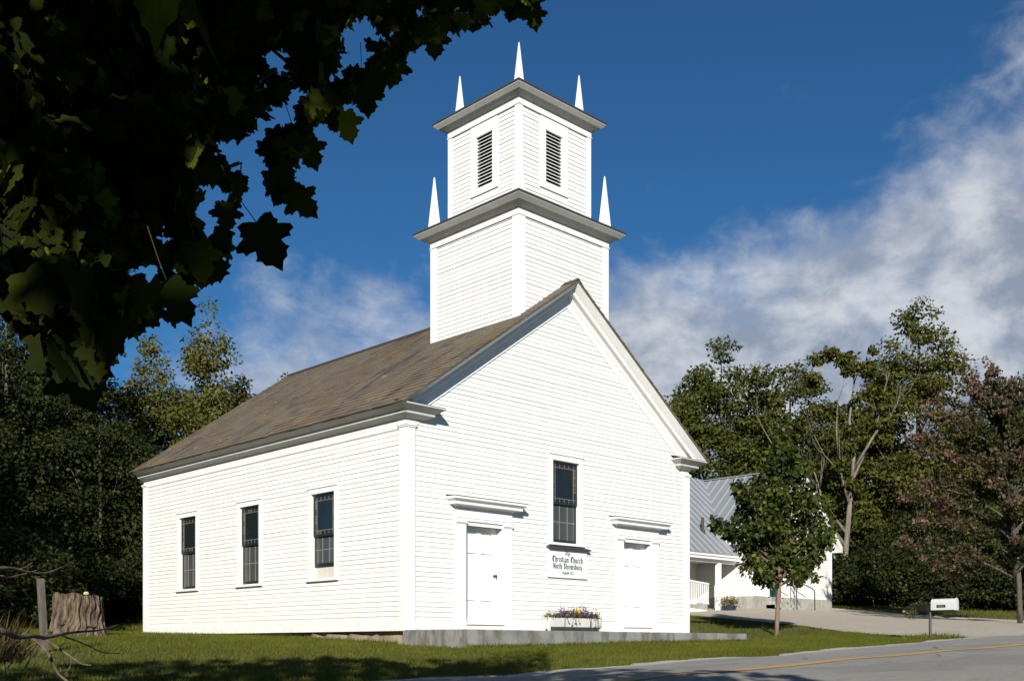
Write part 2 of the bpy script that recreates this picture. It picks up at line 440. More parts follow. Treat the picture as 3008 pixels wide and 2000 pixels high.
MAPLE_S = [(0, .3, .03)] + [(x, y, -.12 * abs(x)) for x, y in outs]
MAPLE_S_F = [(0, i, i + 1) for i in range(1, len(outs))] + [(0, len(outs), 1)]

# ------------------------------------------------------------------ terrain
CP = np.array([
 (-12,-6,-.80),(-3.2,-6,-.44),(-.1,-6,-.305),(3.4,-6,-.205),(6.5,-6,-.055),(10,-6,.085),(14.7,-6,.235),(25,-6,.6),(40,-6,1.2),(-22,-6,-1.2),
 (-12,-9.2,-.70),(-4,-9.2,-.33),(0,-9.2,-.19),(3,-9.2,-.09),(6,-9.2,.007),(14,-9.2,.25),(25,-9.2,.6),(40,-9.2,1.2),(-22,-9.2,-1.1),
 (-12,-12.6,-.78),(-4,-12.6,-.44),(2,-12.6,-.22),(8,-12.6,-.02),(20,-12.6,.4),(40,-12.6,1.1),
 (-13,-16.2,-1.62),(-9,-16,-1.4),(-16,-13,-1.3),(-13,-20,-1.8),(0,-17,-.7),(-25,-18,-2.0),(-10.5,-14,-1.2),
 (0,-1.7,-.05),(9,-1.7,.08),(4.5,-1.7,.03),(0,0,.0),(0,3,.11),(0,7,.20),(0,11,.26),(2.3,16.6,.94),(-4.75,3.85,.2),(-9,-4.6,-.5),(-7,-4.6,-.43),(-5,-2.9,-.30),(-3.2,-3.2,-.25),(-6.9,-.3,-.1),
 (-10,5,.1),(-6,12,.6),(-12,15,.9),(3,25,1.4),(-8,25,1.4),(12,30,1.8),(-20,10,.6),(-20,0,-.3),
 (11.1,-5.3,.15),(11.6,-.9,.25),(12.4,-3.7,.24),(14.8,.2,.565),(16.2,3,.79),(18.1,6.7,1.07),(22.2,9,1.35),(24.4,8,1.5),(30.4,7.5,1.62),(29.9,3.6,1.20),(30.8,0,.95),(33,-4,.9),
 (9.2,5,.5),(9.2,11,.9),(40,5,1.8),(40,15,2.5),(30,22,2.5),(45,25,3),(55,10,2.8),(12,18,1.2),(60,-5,2.2),(25,-15,.6),(40,-20,1)], float)
def _fit():
    P = CP[:, :2]; n = len(P)
    D = np.linalg.norm(P[:, None] - P[None], axis=2)
    A = np.zeros((n + 3, n + 3)); A[:n, :n] = D - np.eye(n) * .05
    Q = np.c_[np.ones(n), P]; A[:n, n:] = Q; A[n:, :n] = Q.T
    return np.linalg.solve(A, np.r_[CP[:, 2], 0, 0, 0])
_W = _fit()
def gz(x, y):
    x = np.atleast_1d(np.asarray(x, float)); y = np.atleast_1d(np.asarray(y, float))
    out = np.empty(x.shape)
    xf, yf, of = x.ravel(), y.ravel(), out.reshape(-1)
    for i in range(0, len(xf), 20000):
        p = np.c_[xf[i:i + 20000], yf[i:i + 20000]]
        D = np.linalg.norm(p[:, None] - CP[None, :, :2], axis=2)
        z = D @ _W[:-3] + _W[-3] + p @ _W[-2:]
        r = np.linalg.norm(p - np.array([8., 3.]), axis=1)
        s_ = np.clip((r - 50) / 50, 0, 1); s_ = s_ * s_ * (3 - 2 * s_)
        of[i:i + 20000] = np.clip(z, -2.5, 4.5) * (1 - s_) + 2.6 * s_
    return out
def g1(x, y): return float(gz(x, y)[0])

ROAD_Y0, ROAD_Y1 = -12.7, -6.0
DRIVE = [(19.2, 9.6), (18.1, 6.7), (16.2, 3.0), (14.8, .2), (13.6, -1.8), (12.5, -3.6), (11.9, -4.8), (12.4, -5.95), (36, -5.95), (33.5, -3.5), (31.6, -.1), (30.6, 3.6), (30.3, 7.0), (30.2, 8.4), (24.2, 8.6), (24.0, 9.8)]
def in_poly(px, py, poly):
    inside = np.zeros(px.shape, bool); n = len(poly)
    for i in range(n):
        x0, y0 = poly[i]; x1, y1 = poly[(i + 1) % n]
        c = ((y0 > py) != (y1 > py)) & (px < (x1 - x0) * (py - y0) / (y1 - y0 + 1e-12) + x0)
        inside ^= c
    return inside
def edge_wob(x): return .10 * np.sin(x * 1.3) + .07 * np.sin(x * 3.1 + 1) + .05 * np.sin(x * 7.7 + 2)

def grid_coords(a, b, step, far):
    mid = np.arange(a, b + 1e-6, step); lo = [a]; s_ = step
    while lo[-1] > -far: s_ *= 1.35; lo.append(lo[-1] - s_)
    hi = [mid[-1]]; s_ = step
    while hi[-1] < far: s_ *= 1.35; hi.append(hi[-1] + s_)
    return np.r_[lo[:0:-1], mid, hi[1:]]
def sheet(name, X, Y, Z, mat, keep=None):
    ny, nx = X.shape
    V = np.stack([X, Y, Z], 2).reshape(-1, 3)
    idx = np.arange(nx * ny).reshape(ny, nx)
    Fq = np.stack([idx[:-1, :-1], idx[:-1, 1:], idx[1:, 1:], idx[1:, :-1]], 2).reshape(-1, 4)
    if keep is not None: Fq = Fq[keep.reshape(-1)]
    me = bpy.data.meshes.new(name); me.from_pydata(V.tolist(), [], Fq.tolist()); me.materials.append(mat)
    me.polygons.foreach_set('use_smooth', [True] * len(me.polygons)); me.update()
    o = bpy.data.objects.new(name, me); col.objects.link(o); o['kind'] = 'structure'; return o
xs = grid_coords(-26, 42, .5, 900); ys = grid_coords(-22, 30, .5, 900)
GX, GY = np.meshgrid(xs, ys); GZ = gz(GX, GY)
inroad = (GY < -6.0) & (GY > ROAD_Y1 - 7.0)
indrv = in_poly(GX, GY, DRIVE)
GZ2 = GZ - .07 * (inroad | indrv)
sheet('ground', GX, GY, GZ2, M['lawn'])
# gravel shoulder, road, line
xr = np.arange(-60, 90, .4)
def strip(name, y0f, y1f, nrow, lift, mat):
    tt = np.linspace(0, 1, nrow)[:, None]
    Y = y0f(xr)[None, :] * (1 - tt) + y1f(xr)[None, :] * tt
    X = np.repeat(xr[None, :], nrow, 0)
    return sheet(name, X, Y, gz(X, Y) + lift, mat)
strip('gravel_shoulder', lambda x: 0 * x - 13.3, lambda x: -5.72 + edge_wob(x) * 1.3, 20, .012, M['gravel'])
strip('road', lambda x: 0 * x + ROAD_Y0, lambda x: -6.15 + .35 * edge_wob(x * .6), 20, .020, M['asphalt'])
strip('road_line', lambda x: 0 * x - 9.34, lambda x: 0 * x - 9.08, 2, .025, M['yellow'])
dx_ = np.arange(11.5, 37, .3); dy_ = np.arange(-6.3, 10.2, .3)
DX, DY = np.meshgrid(dx_, dy_)
cx_, cy_ = (DX[:-1, :-1] + .15), (DY[:-1, :-1] + .15)
# the drive is cut from a finer polygon so that its edge is clean
def poly_sheet(name, poly, lift, mat, step=.5):
    pts = []
    n = len(poly)
    import bmesh
    bm = bmesh.new()
    ring = []
    for i in range(n):
        a = np.array(poly[i]); b = np.array(poly[(i + 1) % n]); k = max(1, int(np.linalg.norm(b - a) / .25))
        for j in range(k):
            p = a + (b - a) * j / k
            p = p + .06 * np.array([math.sin(p[1] * 5 + p[0]), math.sin(p[0] * 4 + 2 * p[1])])
            ring.append(bm.verts.new((p[0], p[1], 0)))
    bm.faces.new(ring)
    x0, x1 = min(p[0] for p in poly), max(p[0] for p in poly); y0, y1 = min(p[1] for p in poly), max(p[1] for p in poly)
    for x in np.arange(x0 + step, x1, step):
        bmesh.ops.bisect_plane(bm, geom=bm.verts[:] + bm.edges[:] + bm.faces[:], plane_co=(x, 0, 0), plane_no=(1, 0, 0))
    for y in np.arange(y0 + step, y1, step):
        bmesh.ops.bisect_plane(bm, geom=bm.verts[:] + bm.edges[:] + bm.faces[:], plane_co=(0, y, 0), plane_no=(0, 1, 0))
    bm.verts.ensure_lookup_table()
    z = gz([v.co.x for v in bm.verts], [v.co.y for v in bm.verts])
    for v, q in zip(bm.verts, z): v.co.z = q + lift
    me = bpy.data.meshes.new(name); bm.to_mesh(me); bm.free(); me.materials.append(mat)
    o = bpy.data.objects.new(name, me); col.objects.link(o); o['kind'] = 'structure'; return o
poly_sheet('driveway', DRIVE, .016, M['drive'])

# ------------------------------------------------------------------ church
Wd, L = 9.0, 11.166
rng = random.Random(4)
church = thing('church', 'white clapboard church with square belfry tower and brown slate roof', 'church', (4.5, 5.5, 0.0))
front = lambda u, o, z: (u, -o, z)
left = lambda u, o, z: (-o, u, z)
right = lambda u, o, z: (Wd + o, u, z)
back = lambda u, o, z: (u, L + o, z)
EXPO = .0975
RIDGE, SLOPE = 8.02, .70
zr = lambda x: RIDGE - SLOPE * abs(x - 4.5)

def clapboards(mb, fr, span, z0, z1, holes=(), expo=EXPO, seed=1, joint=3.2):
    """span(z) -> (u0, u1); every board is a thin wedge, butt edge proud of the board below"""
    r = random.Random(seed); z = z0
    n = int(math.ceil((z1 - z0) / expo))
    for i in range(n):
        za = z0 + i * expo + r.uniform(-.002, .002); zb = min(z0 + (i + 1) * expo + .004, z1)
        if zb - za < .01: continue
        ua, ub = span(za); uc, ud = span(zb)
        if ub - ua < .02: continue
        cuts = [(ua, ub, uc, ud)]
        for (h0, h1, hz0, hz1) in holes:
            if hz1 <= za or hz0 >= zb: continue
            nc = []
            for (a, b, c, d) in cuts:
                if h1 <= a or h0 >= b: nc.append((a, b, c, d)); continue
                if h0 > a: nc.append((a, h0, c, h0))
                if h1 < b: nc.append((h1, b, h1, d))
            cuts = nc
        for (a, b, c, d) in cuts:
            js = [a]; q = a + r.uniform(.6, joint)
            while q < b - .5: js.append(q); q += r.uniform(1.6, joint * 1.6)
            js.append(b)
            for k in range(len(js) - 1):
                p, s_ = js[k], js[k + 1]
                tp = c if k == 0 else p; ts = d if k == len(js) - 2 else s_
                o1 = .0150 + r.uniform(-.0035, .003); dz = r.uniform(-.0025, .0025)
                A = [fr(p, o1, za + dz), fr(s_, o1, za + dz), fr(ts, .002, zb), fr(tp, .002, zb), fr(p, -.01, za + dz), fr(s_, -.01, za + dz)]
                mb.add(A, [(0, 1, 2, 3), (4, 5, 1, 0)], 0, r.random())

SWIN = [2.799, 5.770, 8.741]
D1 = (1.233, 2.803); D2 = (Wd - 2.803, Wd - 1.233)
# front wall: below the gable and the gable itself
fh = [(D1[0] + .02, D1[1] - .02, .2, 2.72), (D2[0] + .02, D2[1] - .02, .2, 2.72), (4.0, 5.0, 2.2, 4.13)]
mb = MB()
def fspan(z):
    zz = RIDGE - .53 - z
    if z > 4.70: h = zz / SLOPE; return (4.5 - h, 4.5 + h)
    return (.10, Wd - .10)
clapboards(mb, front, fspan, .47, RIDGE - .54, fh, seed=3)
fw_ = mb.build('front_wall', M['white'], church)
mb = MB()
for fr, sd_, hs_ in ((left, 5, [(c - .48, c + .48, 1.36, 3.28) for c in SWIN]), (right, 6, [(c - .48, c + .48, 1.36, 3.28) for c in SWIN])):
    clapboards(mb, fr, lambda z: (.10, L - .10), .478, 4.20, hs_, seed=sd_)
    mb.build('side_wall', M['white'], church); mb = MB()
clapboards(mb, back, lambda z: ((4.5 - (RIDGE - .3 - z) / SLOPE, 4.5 + (RIDGE - .3 - z) / SLOPE) if z > 4.6 else (.1, Wd - .1)), .47, RIDGE - .4, (), seed=8)
mb.build('rear_wall', M['white'], church)
# inner shell (dark boards behind the openings, keeps the sun out)
mb = MB()
mb.box(.30, Wd - .30, .40, L - .2, .1, 4.5)
mb.prism([(.3, .42, 4.5), (Wd - .3, .42, 4.5), (4.5, .42, 7.5)], (0, L - .65, 0))
mb.build('interior', M['dark'], church)
# wall sheathing strips behind the clapboards
mb = MB()
def wall_sheet(fr, u0, u1, z0, z1, holes, o0=-.10, o1=-.012):
    zs = sorted({z0, z1, *[h[2] for h in holes], *[h[3] for h in holes]}); zs = [z for z in zs if z0 <= z <= z1]
    for a, b in zip(zs[:-1], zs[1:]):
        us = [u0]
        for h in sorted(holes):
            if h[2] <= a and h[3] >= b: us += [h[0], h[1]]
        us.append(u1)
        for i in range(0, len(us), 2): mb.fbox(fr, us[i], us[i + 1], o0, o1, a, b)
fo = [(1.505, 2.55, .30, 2.43), (Wd - 2.55, Wd - 1.505, .30, 2.43), (4.061, 4.915, 2.261, 4.065)]
wall_sheet(front, .11, Wd - .11, .30, 4.6, fo)
mb.prism([(.15, .012, 4.6), (Wd - .15, .012, 4.6), (4.5, .012, 7.6)], (0, .08, 0))
for fr in (left, right): wall_sheet(fr, .11, L - .11, .30, 4.55, [(c - .425, c + .425, 1.415, 3.217) for c in SWIN])
mb.build('sheathing', M['white'], church)
# skirt boards
mb = MB()
mb.fbox(left, .02, L - .02, -.02, .030, .285, .478); mb.fbox(right, .02, L - .02, -.02, .030, .285, .478)
for a, b in ((.02, D1[0] + .02), (D1[1] - .02, D2[0] + .02), (D2[1] - .02, Wd - .02)): mb.fbox(front, a, b, -.02, .028, .31, .468)
mb.build('skirt_board', M['trim'], church, bevel=.004)
# corner boards with little capitals
def corner(x, y, sx, sy, z0, z1, wdt, parent, th=.033, cap=True, name='corner_board'):
    mb = MB()
    # L-shaped board, outer faces at x+sx*th, y+sy*th
    ox, oy = x + sx * th, y + sy * th
    pts = [(ox, oy), (ox - sx * wdt, oy), (ox - sx * wdt, y - sy * .01), (x - sx * .01, y - sy * .01), (x - sx * .01, oy - sy * wdt), (ox, oy - sy * wdt)]
    mb.prism([(p[0], p[1], z0) for p in pts], (0, 0, z1 - z0))
    if cap:
        for e, a, b in ((.018, z1 - .075, z1 - .045), (.032, z1 - .045, z1 - .012), (.012, z1 - .012, z1 + .004)):
            q = [(ox + sx * e, oy + sy * e), (ox - sx * (wdt + e), oy + sy * e), (ox - sx * (wdt + e), y - sy * .012), (x - sx * .012, y - sy * .012), (x - sx * .012, oy - sy * (wdt + e)), (ox + sx * e, oy - sy * (wdt + e))]
            mb.prism([(p[0], p[1], a) for p in q], (0, 0, b - a))
    return mb.build(name, M['trim'], parent, bevel=.004)
for (x, y, sx, sy) in ((0, 0, -1, -1), (Wd, 0, 1, -1), (0, L, -1, 1), (Wd, L, 1, 1)):
    corner(x, y, sx, sy, .30, 4.285, .225, church)
# frieze boards under the eaves and stub friezes on the front
mb = MB()
for fr in (left, right):
    mb.fbox(fr, .0, L, -.02, .026, 4.288, 4.46); mb.fbox(fr, .23, L - .23, -.02, .024, 4.195, 4.288)
    mb.build('frieze', M['trim'], church, bevel=.004); mb = MB()
mb.fbox(front, .002, .30, -.02, .026, 4.289, 4.47); mb.build('frieze', M['trim'], church, bevel=.004); mb = MB()
mb.fbox(front, Wd - .30, Wd - .002, -.02, .026, 4.289, 4.47)
mb.build('frieze', M['trim'], church, bevel=.004)
# eaves cornices with returns
PROF = [(.0, 4.345), (.034, 4.345), (.036, 4.362), (.095, 4.398), (.097, 4.394), (.184, 4.436), (.19, 4.438), (.19, 4.484), (.192, 4.486), (.262, 4.528), (.264, 4.524), (.342, 4.572), (.346, 4.575), (.346, 4.602), (.0, 4.602)]
XT = .37
for sgn in (1, -1):
    mb = MB()
    bx = (lambda x: x) if sgn == 1 else (lambda x: Wd - x)
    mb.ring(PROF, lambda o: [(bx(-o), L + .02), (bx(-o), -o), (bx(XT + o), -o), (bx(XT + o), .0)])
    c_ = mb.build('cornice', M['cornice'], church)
    mb = MB()
    mb.add([(bx(-.345), -.345, 4.604), (bx(XT + .345), -.345, 4.604), (bx(XT + .345), -.0, 4.685), (bx(-.345), .0, 4.685), (bx(-.345), -.345, 4.612), (bx(XT + .345), -.345, 4.612), (bx(XT + .345), 0, 4.694), (bx(-.345), 0, 4.694)],
           [(0, 1, 2, 3), (4, 5, 6, 7), (0, 1, 5, 4), (1, 2, 6, 5)])
    mb.build('return_flashing', M['flash'], c_)
# rakes
def clip_low(poly, zmin):
    out = []
    for i in range(len(poly)):
        a, b = np.array(poly[i]), np.array(poly[(i + 1) % len(poly)])
        if a[1] >= zmin: out.append(tuple(a))
        if (a[1] >= zmin) != (b[1] >= zmin):
            t_ = (zmin - a[1]) / (b[1] - a[1]); out.append(tuple(a + t_ * (b - a)))
    return out
def rake(mb, a, b, ya0, ya1, xe=-.345, zmin=4.60, yfront=None):
    # strip between vertical offsets a (upper) and b (lower); front face at y=ya0 (upper edge) leaning to yfront (lower edge)
    for s_ in (1, -1):
        X = (lambda x: x) if s_ == 1 else (lambda x: Wd - x)
        poly = clip_low([(xe, zr(xe) - a), (4.5, RIDGE - a), (4.5, RIDGE - b), (xe, zr(xe) - b)], zmin)
        yl = ya0 if yfront is None else yfront
        def yy(p):
            tt = (zr(p[0]) - p[1] - a) / (b - a); return ya0 + (yl - ya0) * min(max(tt, 0), 1)
        n = len(poly)
        vs = [(X(p[0]), yy(p), p[1]) for p in poly] + [(X(p[0]), ya1, p[1]) for p in poly]
        mb.add(vs, [tuple(range(n)), tuple(range(n, 2 * n))] + [(i, (i + 1) % n, n + (i + 1) % n, n + i) for i in range(n)])
mb = MB()
rake(mb, .055, .075, -.345, 0); rake(mb, .075, .165, -.340, 0, yfront=-.225); rake(mb, .165, .185, -.212, 0)
rake(mb, .185, .255, -.20, 0); rake(mb, .255, .27, -.19, 0); rake(mb, .27, .325, -.095, 0, yfront=-.05); 
rake(mb, .325, .548, -.030, 0.0, zmin=4.66); rake(mb, .325, .35, -.05, 0, zmin=4.66)
mb.build('rake_board', M['trim'], church)
mb = MB()
for s_ in (1, -1):
    X = (lambda x: x) if s_ == 1 else (lambda x: Wd - x)
    xe = .0
    poly = [(xe, zr(xe) - .06), (4.5, RIDGE - .06), (4.5, RIDGE - .30), (xe, zr(xe) - .30)]
    mb.prism([(X(p[0]), L - .01, p[1]) for p in poly], (0, .05, 0))
mb.build('rear_rake_board', M['trim'], church)
# roof: deck and individual slates
mb = MB()
YF, YB = -.372, L + .07
for s_ in (1, -1):
    X = (lambda x: x) if s_ == 1 else (lambda x: Wd - x)
    mb.hexa([(X(-.36), YF, zr(-.36) - .053), (X(4.5), YF, RIDGE - .053), (X(4.5), YB, RIDGE - .053), (X(-.36), YB, zr(-.36) - .053),
             (X(-.36), YF, zr(-.36) - .02), (X(4.5), YF, RIDGE - .02), (X(4.5), YB, RIDGE - .02), (X(-.36), YB, zr(-.36) - .02)], 0, .2)
SL = math.hypot(1, SLOPE); rl = 4.87 * SL; nrow = 28; ex = rl / nrow
r = random.Random(11)
nz = np.array([-SLOPE / SL, 0, 1 / SL])
for s_ in (1, -1):
    for i in range(nrow):
        y = YF - (i % 2) * .14 - r.uniform(0, .03)
        while y < YB:
            wdt = r.uniform(.24, .34); y0, y1 = max(y, YF - .012), min(y + wdt - .006, YB + .01); y += wdt
            if y1 - y0 < .03: continue
            d0, d1 = i * ex - .012 + r.uniform(-.006, .006), min((i + 1) * ex + .03, rl)
            up = .020 + r.uniform(0, .007)
            def P(d, yy, h):
                x = -.37 + d / SL; z = zr(-.37) - .02 + d / SL * SLOPE
                q = np.array([x, yy, z]) + nz * h
                return (q[0] if s_ == 1 else Wd - q[0], q[1], q[2])
            mb.add([P(d0, y0, up), P(d0, y1, up), P(d1, y1, .003), P(d1, y0, .003), P(d0, y0, -.001), P(d0, y1, -.001)], [(0, 1, 2, 3), (4, 5, 1, 0), (4, 0, 3)], 0, r.random())
mb.build('roof', M['slate'], church)
mb = MB()
mb.prism([(4.5 - .13, YF - .01, RIDGE - .075), (4.5, YF - .01, RIDGE + .03), (4.5 + .13, YF - .01, RIDGE - .075), (4.5, YF - .01, RIDGE - .01)], (0, YB - YF, 0))
mb.build('ridge_cap', M['flash'], church)
# foundation of field stones under the left sill
mb = MB(); r = random.Random(5)
mb.box(.12, Wd - .12, .12, L - .12, -.9, .29, 0)
fo_ = mb.build('foundation', M['stone'], church)
def rock(mb, c, s_, r, m=0):
    import bmesh
    bm = bmesh.new(); bmesh.ops.create_icosphere(bm, subdivisions=2, radius=1)
    ph = [r.uniform(0, 6) for _ in range(6)]
    vs = []
    for v in bm.verts:
        q = v.co; k = 1 + .14 * math.sin(q.x * 3 + ph[0]) + .12 * math.sin(q.y * 4 + ph[1]) + .1 * math.sin(q.z * 5 + ph[2])
        e = .6; f = lambda a: math.copysign(abs(a) ** e, a)
        vs.append((c[0] + s_[0] * f(q.x) * k, c[1] + s_[1] * f(q.y) * k, c[2] + s_[2] * f(q.z) * k))
    mb.add(vs, [tuple(v.index for v in f.verts) for f in bm.faces], m, r.random()); bm.free()
y = .25
while y < L - .2:
    l_ = r.uniform(.35, .8); mb2 = MB()
    rock(mb2, (.17 + r.uniform(-.05, .03), y + l_ / 2, .04 + r.uniform(-.05, .03)), (.16, l_ * .48, .21), r)
    mb2.build('foundation_stone', M['stone'], fo_, smooth=True)
    y += l_ + r.uniform(.01, .05)

# ---- windows
GL = ['amber', 'brownglass', 'smoke', 'blueglass', 'tealglass', 'wine']
def window(fr, uc, zb, zt, wid, zm, parent, seed, raised=0.0, pale=False, head=.115, sillw=.05):
    r = random.Random(seed); u0, u1 = uc - wid / 2, uc + wid / 2; tr = .118
    mb = MB()   # casing
    mb.fbox(fr, u0 - tr, u0, -.02, .030, zb, zt); mb.fbox(fr, u1, u1 + tr, -.02, .030, zb, zt)
    mb.fbox(fr, u0 - tr - .004, u1 + tr + .004, -.02, .034, zt, zt + head)
    mb.fbox(fr, u0 - tr - .02, u1 + tr + .02, -.02, .055, zt + head, zt + head + .018)
    mb.fbox(fr, u0 - tr - sillw * .6, u1 + tr + sillw * .6, -.06, .075, zb - .055, zb)
    # reveals
    mb.fbox(fr, u0, u0 + .012, -.10, -.021, zb, zt); mb.fbox(fr, u1 - .012, u1, -.10, -.021, zb, zt); mb.fbox(fr, u0 + .012, u1 - .012, -.10, -.021, zt - .012, zt)
    wn = mb.build('window', M['trim'], parent, bevel=.003)
    a, b = u0 + .012, u1 - .012
    # upper sash
    st = .035
    mb = MB()
    mb.fbox(fr, a, a + st, -.055, -.025, zm, zt - .012); mb.fbox(fr, b - st, b, -.055, -.025, zm, zt - .012)
    mb.fbox(fr, a + st, b - st, -.055, -.025, zt - .012 - .045, zt - .012); mb.fbox(fr, a + st, b - st, -.055, -.022, zm - .012, zm + .04)
    zl = zb + raised
    mb.fbox(fr, a, a + st, -.085, -.058, zl, zm); mb.fbox(fr, b - st, b, -.085, -.058, zl, zm); mb.fbox(fr, a + st, b - st, -.085, -.057, zl, zl + .075)
    mb.build('sash', M['sash'], wn)
    # stained border: squares round a large pane
    A, B, C_, D_ = a + st, b - st, zm + .04, zt - .057
    bd = .085; nu, nv = 6, 6
    mb = MB(); mats = [M[g] for g in GL]
    ul = [A] + [A + bd + (B - A - 2 * bd) * i / (nu - 2) for i in range(nu - 1)] + [B]
    vl = [C_] + [C_ + bd + (D_ - C_ - 2 * bd) * i / (nv - 2) for i in range(nv - 1)] + [D_]
    for i in range(nu):
        for j in range(nv):
            if 0 < i < nu - 1 and 0 < j < nv - 1: continue
            cm = r.choice([2, 2, 1, 1, 3, 0, 5]) if j in (0, nv - 1) else r.choice([0, 0, 4, 3, 1, 5])
            mb.fbox(fr, ul[i] + .004, ul[i + 1] - .004, -.050, -.040, vl[j] + .004, vl[j + 1] - .004, cm)
    mb.build('stained_glass', mats, wn)
    mb = MB(); mb.fbox(fr, A + bd + .006, B - bd - .006, -.050, -.042, C_ + bd + .006, D_ - bd - .006); mb.build('pane', M['glass'], wn)
    mb = MB()   # lead bars
    for i in range(1, nu):
        if i in (1, nu - 1): mb.fbox(fr, ul[i] - .005, ul[i] + .005, -.055, -.036, C_, D_)
        else:
            mb.fbox(fr, ul[i] - .004, ul[i] + .004, -.055, -.036, C_, vl[1]); mb.fbox(fr, ul[i] - .004, ul[i] + .004, -.055, -.036, vl[-2], D_)
    for j in range(1, nv):
        if j in (1, nv - 1): mb.fbox(fr, A, B, -.055, -.0365, vl[j] - .005, vl[j] + .005)
        else:
            mb.fbox(fr, A, ul[1], -.055, -.0365, vl[j] - .004, vl[j] + .004); mb.fbox(fr, ul[-2], B, -.055, -.0365, vl[j] - .004, vl[j] + .004)
    mb.build('lead_bar', M['muntin'], wn)
    mb = MB(); mb.fbox(fr, A, B, -.082, -.072, zl + .075, zm - .01); mb.build('pane', M['glass2'], wn)
    mb = MB(); zmid = (zl + .07 + zm) / 2
    for q in (1, 2): mb.fbox(fr, A + (B - A) * q / 3 - .009, A + (B - A) * q / 3 + .009, -.084, -.064, zl + .075, zm - .012)
    mb.fbox(fr, A, B, -.084, -.066, zmid - .009, zmid + .009)
    mb.build('muntin', M['muntin'], wn)
    if raised:
        mb = MB(); mb.fbox(fr, a, b, -.10, -.088, zb, zl + .02); mb.fbox(fr, (a + b) / 2 - .012, (a + b) / 2 + .012, -.088, -.08, zb, zl)
        mb.build('screen', M['blind'], wn)
    return wn
window(front, 4.488, 2.261, 4.065, .854, 3.12, church, 21, head=.125)
for i, c in enumerate(SWIN):
    wn = window(left, c, 1.415, 3.217, .85, 2.32, church, 30 + i, raised=.26 if i == 0 else 0)
    wn['label'] = ['window near the front corner with a pale panel under its raised sash', 'middle window of the left wall', 'window nearest the rear corner'][i]
    window(right, c, 1.415, 3.217, .85, 2.32, church, 40 + i)

# ---- doors with surrounds
for di, (x0, x1) in enumerate((D1, D2)):
    a, b = (1.505, 2.55) if di == 0 else (Wd - 2.55, Wd - 1.505); xc = (x0 + x1) / 2
    mb = MB()
    for p, q in ((x0, a), (b, x1)):
        mb.fbox(front, p, q, -.02, .045, .31, 2.455)
        mb.fbox(front, p + .012, q - .012, -.01, .062, .312, .50)
        mb.fbox(front, p - .014, q + .014, -.02, .060, 2.455, 2.475); mb.fbox(front, p - .026, q + .026, -.02, .076, 2.475, 2.497); mb.fbox(front, p - .012, q + .012, -.02, .056, 2.497, 2.512)
        mb.fbox(front, q - .03 if p == x0 else p - .004, q + .004 if p == x0 else p + .03, -.22, -.0205, .302, 2.428)
    mb.fbox(front, a - .002, b + .002, -.22, .020, 2.43, 2.508)
    mb.fbox(front, x0, x1, -.02, .050, 2.513, 2.575); mb.fbox(front, x0 - .010, x1 + .010, -.02, .060, 2.575, 2.592)
    mb.fbox(front, x0 + .004, x1 - .004, -.02, .046, 2.592, 2.80)
    mb.build('door_surround', M['trim'], church, bevel=.003)
    mb = MB(); h0 = x0; h1 = x1
    prof = [(.0, 2.76), (.052, 2.76), (.054, 2.785), (.10, 2.812), (.195, 2.816), (.20, 2.822), (.20, 2.870), (.202, 2.874), (.270, 2.914), (.275, 2.918), (.275, 2.963), (0, 2.985)]
    mb.ring(prof, lambda o: [(x0 - o + .04, 0), (x0 - o + .04, -o), (x1 + o - .04, -o), (x1 + o - .04, 0)])
    cp = mb.build('door_cornice', M['trim'], church)
    mb = MB(); e = .285 - .04
    mb.hexa([(x0 - e, -.285, 2.965), (x1 + e, -.285, 2.965), (x1 + e, -.0, 2.988), (x0 - e, -.0, 2.988), (x0 - e, -.285, 2.974), (x1 + e, -.285, 2.974), (x1 + e, 0, 2.998), (x0 - e, 0, 2.998)])
    mb.build('door_flashing', M['flash'], cp)
    mb = MB(); mb.fbox(front, a - .02, b + .02, -.22, .07, .425, .465); mb.fbox(front, a, b, -.2, .035, .30, .425)
    mb.build('threshold', M['trim'], church, bevel=.004)
    # door leaf: stiles, rails and recessed panels
    mb = MB(); o0, o1, op = -.215, -.165, -.185; a0_, b0_ = a, b; a, b = a + .006, b - .006
    rails = [(.475, .60), (.93, 1.07), (1.90, 2.04), (2.32, 2.43)]
    for s0, s1 in ((a, a + .14), (b - .14, b), ((a + b) / 2 - .065, (a + b) / 2 + .065)): mb.fbox(front, s0, s1, o0, o1, .475, 2.43)
    for z0, z1 in rails:
        mb.fbox(front, a + .14, (a + b) / 2 - .065, o0, o1, z0, z1); mb.fbox(front, (a + b) / 2 + .065, b - .14, o0, o1, z0, z1)
    for (p, q) in ((a + .14, (a + b) / 2 - .065), ((a + b) / 2 + .065, b - .14)):
        for k in range(3):
            z0, z1 = rails[k][1], rails[k + 1][0]
            mb.fbox(front, p, q, o0, o1 - .030, z0, z1)
            mb.hexa([front(p + .012, o1 - .03, z0 + .012), front(q - .012, o1 - .03, z0 + .012), front(q - .012, o1 - .03, z1 - .012), front(p + .012, o1 - .03, z1 - .012),
                     front(p + .05, o1 - .014, z0 + .05), front(q - .05, o1 - .014, z0 + .05), front(q - .05, o1 - .014, z1 - .05), front(p + .05, o1 - .014, z1 - .05)])
    dr = mb.build('door', M['door'], church, bevel=.003)
    if di == 0:
        mb = MB()
        kx = b - .075
        mb.tube([front(kx, -.165, 1.452), front(kx, -.15, 1.452), front(kx, -.148, 1.452), front(kx, -.12, 1.452), front(kx, -.115, 1.452), front(kx, -.095, 1.452), front(kx, -.085, 1.452)], [.034, .034, .014, .014, .03, .032, .015], 12)
        mb.build('door_knob', M['knob'], dr, smooth=False)

